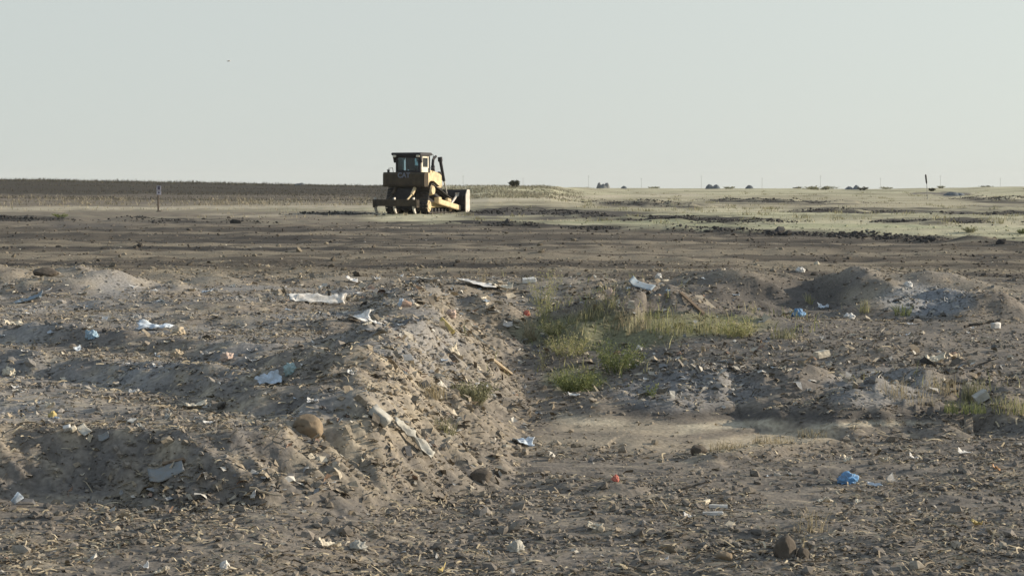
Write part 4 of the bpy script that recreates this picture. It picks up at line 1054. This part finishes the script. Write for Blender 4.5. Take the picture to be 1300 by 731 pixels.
# ------------------------------------------------------------------ plants
LEAFC = {'green': [(.12, .15, .065), (.18, .21, .09), (.25, .27, .12)], 'olive': [(.16, .165, .10), (.23, .23, .14), (.31, .30, .19)], 'yellow': [(.28, .29, .13), (.38, .37, .19), (.44, .40, .25)], 'dry': [(.36, .315, .21), (.46, .40, .28), (.28, .24, .165)], 'dark': [(.03, .035, .02), (.05, .055, .03), (.07, .07, .04)]}
def plant(name, u, v, wpx, hpx, style, colr, lab, cat, n=1.0, dist=None, group=None):
    if dist: x = (u - CX) / FPX * dist; p = Vector((x, dist, zat(x, dist))); d = dist
    else: p, d = hit(u, v)
    w, h = wpx * d / FPX, hpx * d / FPX
    rd = np.random.default_rng(int(u * 7 + v)); cols = np.array(LEAFC[colr])
    SV, SF, LV, LF, LC, SC = [], [], [], [], [], []
    def strip(P, wd, V_, F_, C_, col):
        b = len(V_); a = rd.uniform(0, math.pi); e = np.array([math.cos(a), math.sin(a), 0])
        for i, q in enumerate(P):
            ww = wd * (1 - .85 * i / (len(P) - 1)); V_.append(q + e * ww); V_.append(q - e * ww); C_.append(col); C_.append(col)
        for i in range(len(P) - 1): F_.append((b + 2 * i, b + 2 * i + 1, b + 2 * i + 3, b + 2 * i + 2))
    px_m = d / FPX
    if style in ('bush', 'weed'):
        ns = int((60 if style == 'bush' else 16) * n)
        for _ in range(ns):
            a = rd.uniform(0, 2 * math.pi); rr = math.sqrt(rd.random()) * w * (.28 if style == 'bush' else .1); base = np.array([rr * math.cos(a), rr * math.sin(a), -.02])
            out = (.5 if style == 'bush' else .42) * w * rd.uniform(.3, 1.0); hh = h * rd.uniform(.55, 1.0) * (1 - .35 * (out / (.5 * w)) ** 2)
            a2 = a + rd.normal(0, .5)
            P = [base + np.array([out * math.cos(a2) * t ** 1.4, out * math.sin(a2) * t ** 1.4, hh * t]) + rd.normal(0, .012 * h, 3) for t in np.linspace(0, 1, 5)]
            strip(P, max(.0035, px_m * .3), SV, SF, SC, cols[0] * .9 if colr != 'dry' else cols[2])
            nl = int((26 if style == 'bush' else 22) * n)
            for _ in range(nl):
                t = rd.uniform(.25, 1); q = P[min(int(t * 4), 3)] * (1 - (t * 4) % 1) + P[min(int(t * 4) + 1, 4)] * ((t * 4) % 1)
                q = q + rd.normal(0, .045 * h, 3); L = max(.022, px_m * 1.5) * rd.uniform(.7, 1.6); dr = rd.normal(0, 1, 3); dr[2] = abs(dr[2]) + .3; dr /= np.linalg.norm(dr); s_ = np.cross(dr, rd.normal(0, 1, 3)); s_ /= np.linalg.norm(s_) + 1e-6
                b = len(LV); LV += [q, q + dr * L * .5 + s_ * L * .22, q + dr * L, q + dr * L * .5 - s_ * L * .22]; LF.append((b, b + 1, b + 2, b + 3))
                c = cols[rd.integers(0, 3)] * rd.uniform(.75, 1.25); LC += [c] * 4
    else:   # tuft of blades
        nb = int(150 * n)
        for _ in range(nb):
            a = rd.uniform(0, 2 * math.pi); rr = math.sqrt(rd.random()) * w * .45; base = np.array([rr * math.cos(a), rr * math.sin(a) * .8, -.02])
            gz = zat(p.x + base[0], p.y + base[1]) - p.z if w > .5 else 0
            base[2] += gz
            a2 = rd.uniform(0, 2 * math.pi); out = h * abs(rd.normal(0, .38)); hh = h * rd.uniform(.45, 1.05)
            P = [base + np.array([out * math.cos(a2) * t * t, out * math.sin(a2) * t * t, hh * t * (1.15 - .15 * t)]) for t in (0, .4, .75, 1)]
            strip(P, max(.003, px_m * .42), LV, LF, LC, cols[rd.integers(0, 3)] * rd.uniform(.75, 1.2))
    me = np_mesh(name, np.array(LV), np.array(LF), PLANT, np.array(LC))
    if SV:
        o = empty(name, p)
        lf = link('foliage', me, o); link('stem', np_mesh('stem', np.array(SV), np.array(SF), PLANT, np.array(SC)), o)
    else:
        o = link(name, me, None, p)
    tag(o, lab, cat, group)
    return o

PL = [
 ('bush', 601, 512, 52, 34, 'bush', 'olive', 'rounded grey green bush on the lit slope beside the pit', 'bush', 1.0),
 ('bush', 731, 498, 58, 34, 'bush', 'green', 'low flat topped green bush at the front of the pit', 'bush', 1.3),
 ('bush', 786, 472, 62, 48, 'bush', 'green', 'taller leafy green bush at the back of the pit', 'bush', 1.2),
 ('bush', 722, 452, 60, 34, 'bush', 'yellow', 'yellow green scrub on the shaded pit wall', 'bush', .9),
 ('tall_weed', 690, 408, 62, 78, 'weed', 'yellow', 'tall branching yellow green weed on the rear debris ridge', 'weed', 1.5),
 ('tall_weed', 786, 405, 44, 66, 'weed', 'olive', 'tall thin grey green weed with a pale bare stalk', 'weed', .8),
 ('tall_weed', 612, 362, 20, 32, 'weed', 'dry', 'dry pale weed standing above the slope head', 'weed', .6),
 ('bush', 703, 425, 46, 24, 'bush', 'yellow', 'bright yellow green clump below the tall branching weed', 'bush', .9),
 ('grass_tuft', 850, 420, 66, 22, 'tuft', 'yellow', 'wide yellow grass patch behind the debris heap', 'grass', 1.0),
 ('grass_tuft', 800, 415, 60, 22, 'tuft', 'dry', 'straw coloured grass between the tall weed and the yellow patch', 'grass', .6),
 ('grass_tuft', 905, 422, 64, 22, 'tuft', 'yellow', 'pale green grass patch next to the brightest clump', 'grass', .8),
 ('bush', 937, 428, 46, 30, 'bush', 'yellow', 'brightest green clump at the end of the grass strip', 'bush', 1.0),
 ('grass_tuft', 750, 405, 70, 24, 'tuft', 'olive', 'olive grass on the ridge between the two tall weeds', 'grass', 1.4),
 ('tall_weed', 827, 505, 26, 26, 'weed', 'green', 'small green weed at the foot of the debris heap', 'weed', .6),
 ('tall_weed', 690, 470, 26, 44, 'weed', 'olive', 'thin upright weed in the shaded side of the pit', 'weed', .6),
 ('grass_tuft', 560, 548, 44, 26, 'tuft', 'olive', 'small olive grass tuft low on the lit slope', 'grass', .7),
 ('grass_tuft', 550, 503, 40, 26, 'tuft', 'dry', 'dry straw tuft above the rounded grey green bush', 'grass', .7),
 ('grass_tuft', 673, 432, 22, 30, 'tuft', 'dry', 'dry upright straw tuft on the edge of the pit', 'grass', .5),
 ('grass_tuft', 1150, 508, 80, 28, 'tuft', 'dry', 'dry straw grass in front of the mound', 'grass', .7),
 ('grass_tuft', 1195, 498, 50, 30, 'tuft', 'dry', 'tall dry straw grass on the mound face', 'grass', .5),
 ('grass_tuft', 1238, 506, 40, 30, 'tuft', 'olive', 'grey green grass tuft behind the grey block', 'grass', 1.1),
 ('grass_tuft', 1285, 522, 60, 26, 'tuft', 'yellow', 'yellow green grass patch beside the grey block', 'grass', .8),
 ('grass_tuft', 1225, 526, 60, 16, 'tuft', 'green', 'low dark green grass in front of the grey block', 'grass', 1.2),
 ('grass_tuft', 1098, 396, 14, 20, 'tuft', 'yellow', 'single green sprout at the foot of the lit bank', 'grass', .3),
 ('grass_tuft', 1146, 399, 28, 16, 'tuft', 'green', 'low green tuft below the blue grey rubble', 'grass', .6),
 ('grass_tuft', 1027, 385, 10, 16, 'tuft', 'yellow', 'thin green sprout on the dark bank', 'grass', .25),
 ('grass_tuft', 995, 430, 40, 20, 'tuft', 'olive', 'faint olive tuft at the corner of the debris heap', 'grass', .8),
 ('shrub', 1231, 295, 15, 9, 'bush', 'olive', 'grey green shrub alone in the far dry grass', 'shrub', .6),
 ('shrub', 1298, 297, 12, 8, 'bush', 'green', 'green shrub at the picture edge in the far dry grass', 'shrub', .5),
 ('shrub', 77, 276, 16, 6, 'bush', 'green', 'low green shrub on the verge of the pale track', 'shrub', .5),
 ('grass_tuft', 925, 572, 60, 16, 'tuft', 'dry', 'straw coloured grass at the near end of the sandy ledge', 'grass', 1.2),
 ('grass_tuft', 982, 563, 60, 15, 'tuft', 'dry', 'straw coloured grass in the middle of the sandy ledge', 'grass', 1.2),
 ('grass_tuft', 1036, 553, 55, 13, 'tuft', 'dry', 'straw coloured grass at the far end of the sandy ledge', 'grass', 1.0),
 ('dry_stalk', 1030, 676, 44, 44, 'tuft', 'dry', 'tangle of dry stalks behind the pair of rocks', 'stalks', .25),
 ('dry_stalk', 1015, 706, 16, 42, 'tuft', 'dry', 'single pale stalk rising between the pair of rocks', 'stalks', .05),
]
for q in PL: plant(*q)
plant('shrub', 653, 237, 10, 9, 'bush', 'dark', 'solitary black rounded bush on the brushy rise', 'shrub', 1.4, 212)
plant('shrub', 1182, 240, 7, 4, 'bush', 'dark', 'small dark bush right behind the leaning stake', 'shrub', .6, 300)
plant('shrub', 1041, 240.5, 40, 5, 'bush', 'olive', 'wide low scrub patch on the skyline', 'shrub', .8, 350)
plant('shrub', 1095, 240.5, 12, 4, 'bush', 'dark', 'small dark scrub next to the blue double heap', 'shrub', .5, 350)

for i, (u, wp, hp) in enumerate(((735, 14, 2), (830, 12, 2), (925, 14, 2.5), (1012, 10, 2.5), (1125, 16, 2), (1194, 8, 3), (1250, 14, 2))):
    plant('scrub', u, 240, wp, hp, 'bush', 'olive' if i % 3 else 'dark', 'low dark scrub hugging the skyline', 'scrub', .35, 352 + (i * 37) % 40, 'low scrub along the skyline')
# grass cover too dense to count
def cover(n, u0, u1, r0, r1):
    return scatter(n, r0, r1, u0, u1, 0)
x, y = cover(6500, 560, 760, 165, 235)
u_ = CX + FPX * x / y; k = rng.random(len(x)) < np.clip(.55 + 1.1 * nz(x, y, 5, 99), .05, 1) * sst(765, 670, u_); x, y = x[k], y[k]
blades('dry_brush', x, y, .05, .34, .03, [(.26, .24, .18), (.32, .295, .22), (.19, .18, .13), (.14, .135, .10), (.24, .24, .165)], [3, 2, 3, 3, 2], 'knee high dry brush over the rise behind the bulldozer', 2, .25, .9)
x, y = cover(30000, -350, 560, 172, 275)
k = rng.random(len(x)) < np.clip(.5 + 1.2 * nz(x, y, 9, 98, 0, 5), .08, 1); x, y = x[k], y[k]
blades('crop_stubble', x, y, .05, .22, .03, [(.085, .076, .062), (.08, .078, .06), (.125, .11, .085), (.055, .052, .044)], [4, 3, 3, 3], 'low dark stubble covering the tilled field up to the skyline', 1, .1, .3)
x, y = cover(26000, 560, 1750, 84, 400)
z_, c_k, _, _ = terrain(x, y); k = (c_k.sum(1) > .6) & (rng.random(len(x)) < np.clip(.45 + 1.3 * nz(x, y, 6, 98, 0, 3), .04, 1))
blades('field_grass', x[k], y[k], .03, .15, .02, [(.38, .345, .24), (.31, .29, .19), (.42, .38, .28), (.24, .23, .15), (.33, .33, .2)], [3, 3, 3, 2, 2], 'short dry yellow grass over the flat field', 1, .1, .3)
x, y = cover(2600, -350, 470, 158, 190)
k = rng.random(len(x)) < np.clip(.35 + 1.5 * nz(x, y, 4, 101, 0, 2), 0, 1); x, y = x[k], y[k]
blades('bank_brush', x, y, .08, .42, .03, [(.30, .27, .20), (.36, .32, .235), (.22, .2, .145), (.17, .155, .115)], [3, 2, 3, 2], 'dry tan brush on the low bank below the tilled field', 3, .25, .7)
x, y = cover(2600, -350, 560, 246, 268)
blades('edge_weeds', x, y, .1, .42, .03, [(.09, .085, .065), (.12, .115, .085), (.06, .06, .048)], [3, 2, 2], 'fringe of dark weeds along the skyline of the tilled field', 2, .2, .5)
x, y = cover(420, 560, 1750, 84, 330)
z_, c_k, _, _ = terrain(x, y); k = c_k.sum(1) > .55
blades('grass_tussocks', x[k], y[k], .06, .3, .018, [(.22, .21, .13), (.28, .27, .17), (.18, .19, .11), (.34, .30, .2)], [3, 3, 2, 2], 'scattered grey green tussocks in the far dry grass', 26, .28, .4)
x, y = cover(6000, -350, 560, 100, 178)
z_, c_k, _, _ = terrain(x, y); k = (c_k.sum(1) > .6) & (rng.random(len(x)) < np.clip(.3 + 1.6 * nz(x, y, 5, 98, 0, 3), .02, 1))
blades('verge_grass', x[k], y[k], .05, .25, .02, LEAFC['dry'] + LEAFC['olive'], [4, 4, 2, 1, 1, 1], 'sparse dry grass along the pale track', 1, .1, .3)
x, y = cover(11000, 560, 1320, 18, 36)
z_, c_k, u_, v_ = terrain(x, y)
q = 1.1 * np.exp(-(((u_ - 745) / 90) ** 2 + ((v_ - 420) / 48) ** 2)) + np.exp(-(((u_ - 880) / 110) ** 2 + ((v_ - 410) / 14) ** 2)) + np.exp(-(((u_ - 1230) / 110) ** 2 + ((v_ - 508) / 18) ** 2))
k = rng.random(len(x)) < q * np.clip(.1 + 1.6 * nz(x, y, 1.0, 88) + .8 * nz(x, y, .4, 89), 0, .7)
blades('weed_cover', x[k], y[k], .05, .22, .006, LEAFC['green'] + LEAFC['yellow'] + LEAFC['olive'], [1, 1, 1, 3, 3, 2, 2, 2, 1], 'low weeds and grass growing in and around the pit', 2, .05, .4)

# ------------------------------------------------------------------ posts, sign, poles, bird
WOODM = mat('weathered_post', (.11, .09, .075), .9, 0, .3, 8.0, .2); WHITEM = mat('sign_white', (.50, .48, .54), .6, 0, .06, 5.0); INK = mat('sign_ink', (.10, .09, .13), .7); POLE = mat('grey_pole', (.30, .30, .29), .9, 0, .2, 2.0)
def sign():
    p, d = hit(201, 268.5); s = d / FPX
    o = empty('sign', p); tag(o, 'small white double panel sign on a dark post by the pale track', 'sign')
    bm = bmesh.new(); add_tube(bm, [(0, 0, -.1), (0, 0, 28 * s)], .055, 8); bm_obj('post', bm, WOODM, o)
    bm = bmesh.new(); add_box(bm, (.06, -.07, 29.5 * s), (5.6 * s, .03, 5.5 * s)); pn1 = bm_obj('sign_panel', bm, WHITEM, o, bevel=.005)
    bm = bmesh.new(); add_box(bm, (.06, -.088, 29.6 * s), (3.2 * s, .006, 4.4 * s)); bm_obj('mark', bm, INK, pn1)
    bm = bmesh.new(); add_box(bm, (.06, -.07, 23.6 * s), (5.6 * s, .03, 5.0 * s)); pn2 = bm_obj('sign_panel', bm, WHITEM, o, bevel=.005)
    bm = bmesh.new(); add_tube(bm, [(.06, -.086, 23.8 * s), (.06, -.092, 23.8 * s)], 1.2 * s, 14); bm_obj('mark', bm, INK, pn2)
    bm = bmesh.new(); bmesh.ops.create_icosphere(bm, subdivisions=3, radius=1)
    for v in bm.verts:
        n = mnoise.fractal(v.co * 2, .8, 2, 4); v.co *= 1 + .2 * n; v.co = Vector((v.co.x * 4.5 * s, v.co.y * .35, v.co.z * 1.1 * s))
    m = bm_obj('soil_mound', bm, DSTONE, None, True); m.location = p + Vector((.1, 0, 0)); tag(m, 'little dark earth mound at the foot of the white sign', 'mound')
sign()
def stake():
    d = 205.0; x = (1177 - CX) / FPX * d; p = Vector((x, d, zat(x, d))); s = d / FPX
    zt = CZ - (221.5 - HV) / FPX * d - p.z
    o = empty('stake', p); tag(o, 'thin leaning stake with a dark wrapped top on the skyline', 'stake')
    bm = bmesh.new(); add_tube(bm, [(0, 0, -.1), (-1.2 * s, 0, zt * .6), (-2.6 * s, 0, zt * .98)], .035, 8); bm_obj('pole', bm, POLE, o)
    bm = bmesh.new(); add_tube(bm, [(-1.3 * s, 0, zt * .62), (-1.6 * s, 0, zt * .68), (-2.6 * s, 0, zt * .95), (-2.8 * s, 0, zt)], [.05, .09, .10, .05], 10); bm_obj('wrapping', bm, CABM, o)
stake()
first = None
for i, u in enumerate((588, 664, 747, 814, 890, 967, 1041, 1117, 1193, 1269)):
    d = 1500.0; x = (u - CX) / FPX * d; zg = zat(x, d); hh = CZ - ((226 if i % 2 else 223) - HV) / FPX * d - zg
    if first is None:
        first = empty('utility_pole', (x, d, zg)); o = first; H0 = hh
        bm = bmesh.new(); add_tube(bm, [(0, 0, -.5), (0, 0, hh)], [.13, .09], 10); bm_obj('pole', bm, POLE, o)
        bm = bmesh.new(); add_box(bm, (0, 0, hh - .7), (1.6, .12, .14)); bm_obj('crossarm', bm, POLE, o); parts = list(first.children)
        kids = [c for c in scene.objects if c.parent == first]
    else:
        o = first.copy(); COL.objects.link(o); o.location = (x, d, zg); o.scale = (1, 1, hh / H0)
        for ch in kids:
            q = ch.copy(); q.parent = o; COL.objects.link(q)
    tag(o, 'thin faint utility pole far beyond the skyline', 'utility pole', 'row of utility poles far beyond the skyline')
def bird():
    d = 120.0; r_ = ray(290, 78); p = Vector(r_) * d + Vector((0, 0, CZ))
    BM = mat('bird_feather', (.55, .55, .53), .8)
    bm = bmesh.new()
    add_tube(bm, [(-.11, 0, .0), (-.06, 0, .01), (0, 0, .012), (.07, 0, .012), (.12, 0, .02), (.15, 0, .018)], [.012, .028, .036, .03, .022, .006], 10)
    for s in (-1, 1):
        P = [(.04, s * .02, .02), (.06, s * .12, .05), (.02, s * .26, .035), (-.03, s * .25, .03), (-.04, s * .12, .04), (-.03, s * .02, .015)]
        T = [bm.verts.new(q) for q in P]; B = [bm.verts.new((q[0], q[1], q[2] - .006)) for q in P]
        bm.faces.new(T); bm.faces.new(B[::-1])
        for i in range(6): bm.faces.new((T[i], B[i], B[(i + 1) % 6], T[(i + 1) % 6]))
    o = bm_obj('bird', bm, BM); o.location = p; o.rotation_euler = (0, 0, R(25)); tag(o, 'tiny grey bird gliding in the open sky', 'bird')
bird()

# ------------------------------------------------------------------ light, sky, camera
SUN_AZ, SUN_EL = R(12), R(17)          # azimuth measured from +X toward +Y
sd_ = Vector((math.cos(SUN_AZ) * math.cos(SUN_EL), math.sin(SUN_AZ) * math.cos(SUN_EL), math.sin(SUN_EL)))
L = bpy.data.lights.new('sun', 'SUN'); L.energy = 4.2; L.angle = R(.6); L.color = (1.0, .86, .67)
so = bpy.data.objects.new('sun', L); COL.objects.link(so); so.rotation_euler = (-sd_).to_track_quat('-Z', 'Y').to_euler()
w = bpy.data.worlds.new('World'); scene.world = w; w.use_nodes = True
nt = w.node_tree; bg = nt.nodes['Background']
sk = nt.nodes.new('ShaderNodeTexSky'); sk.sky_type = 'NISHITA'; sk.sun_disc = False
sk.sun_elevation = SUN_EL; sk.sun_rotation = math.pi / 2 - SUN_AZ
sk.air_density = 1.0; sk.dust_density = .6; sk.ozone_density = 2.0
# thin whitish haze low in the sky, brighter toward the sun; half veiled blue overhead, lifted for fill light
SKY_STRENGTH = .12
EXPO = .6
tc = nt.nodes.new('ShaderNodeTexCoord'); sx = nt.nodes.new('ShaderNodeSeparateXYZ'); nt.links.new(tc.outputs['Generated'], sx.inputs[0])
mz = nt.nodes.new('ShaderNodeMapRange'); mz.interpolation_type = 'SMOOTHSTEP'
for k, v in (('From Min', .10), ('From Max', .60), ('To Min', .94), ('To Max', .45)): mz.inputs[k].default_value = v
nt.links.new(sx.outputs['Z'], mz.inputs['Value'])
dt = nt.nodes.new('ShaderNodeVectorMath'); dt.operation = 'DOT_PRODUCT'; dt.inputs[1].default_value = sd_
nt.links.new(tc.outputs['Generated'], dt.inputs[0])
hr = nt.nodes.new('ShaderNodeValToRGB'); md = nt.nodes.new('ShaderNodeMapRange')
md.inputs['From Min'].default_value = -1; md.inputs['From Max'].default_value = 1
nt.links.new(dt.outputs['Value'], md.inputs['Value']); nt.links.new(md.outputs['Result'], hr.inputs['Fac'])
e = hr.color_ramp.elements
e[0].position = 0.0; e[0].color = (.47, .53, .53, 1); e[1].position = 1.0; e[1].color = (.98, .95, .84, 1)
q = e.new(.60); q.color = (.60, .64, .618, 1); q = e.new(.83); q.color = (.70, .745, .700, 1)
hz = nt.nodes.new('ShaderNodeVectorMath'); hz.operation = 'SCALE'; hz.inputs['Scale'].default_value = 1.04 / SKY_STRENGTH / 2 ** EXPO
nt.links.new(hr.outputs['Color'], hz.inputs[0])
mx = nt.nodes.new('ShaderNodeMix'); mx.data_type = 'RGBA'
nt.links.new(mz.outputs['Result'], mx.inputs['Factor']); nt.links.new(sk.outputs[0], mx.inputs[6]); nt.links.new(hz.outputs['Vector'], mx.inputs[7])
nt.links.new(mx.outputs[2], bg.inputs['Color'])
bg.inputs['Strength'].default_value = SKY_STRENGTH

hm = bpy.data.materials.new('thin_haze'); hm.use_nodes = True; hn = hm.node_tree; hn.nodes.remove(hn.nodes['Principled BSDF'])
pv = hn.nodes.new('ShaderNodeVolumePrincipled'); pv.inputs['Color'].default_value = (.95, .96, .95, 1); pv.inputs['Density'].default_value = .00013
hn.links.new(pv.outputs[0], hn.nodes['Material Output'].inputs['Volume'])
bm = bmesh.new(); add_box(bm, (0, 0, 6.0), (5400, 5400, 26.0)); hz_o = bm_obj('haze', bm, hm)
tag(hz_o, 'thin pale haze hanging over the open ground', 'haze', None, 'stuff')
cam = bpy.data.cameras.new('camera'); co = bpy.data.objects.new('camera', cam); COL.objects.link(co)
co.location = (0, 0, CZ); co.rotation_euler = (R(90) - PITCH, 0, 0)
cam.sensor_width = 36; cam.lens = FPX / 1300 * 36; cam.clip_end = 8000; cam.clip_start = .1
scene.camera = co
scene.view_settings.view_transform = 'Standard'; scene.view_settings.look = 'None'
scene.view_settings.exposure = EXPO; scene.view_settings.gamma = 1.0
scene.render.engine = 'CYCLES'
scene.cycles.use_denoising = True
scene.cycles.max_bounces = 5; scene.cycles.diffuse_bounces = 3; scene.cycles.transparent_max_bounces = 6
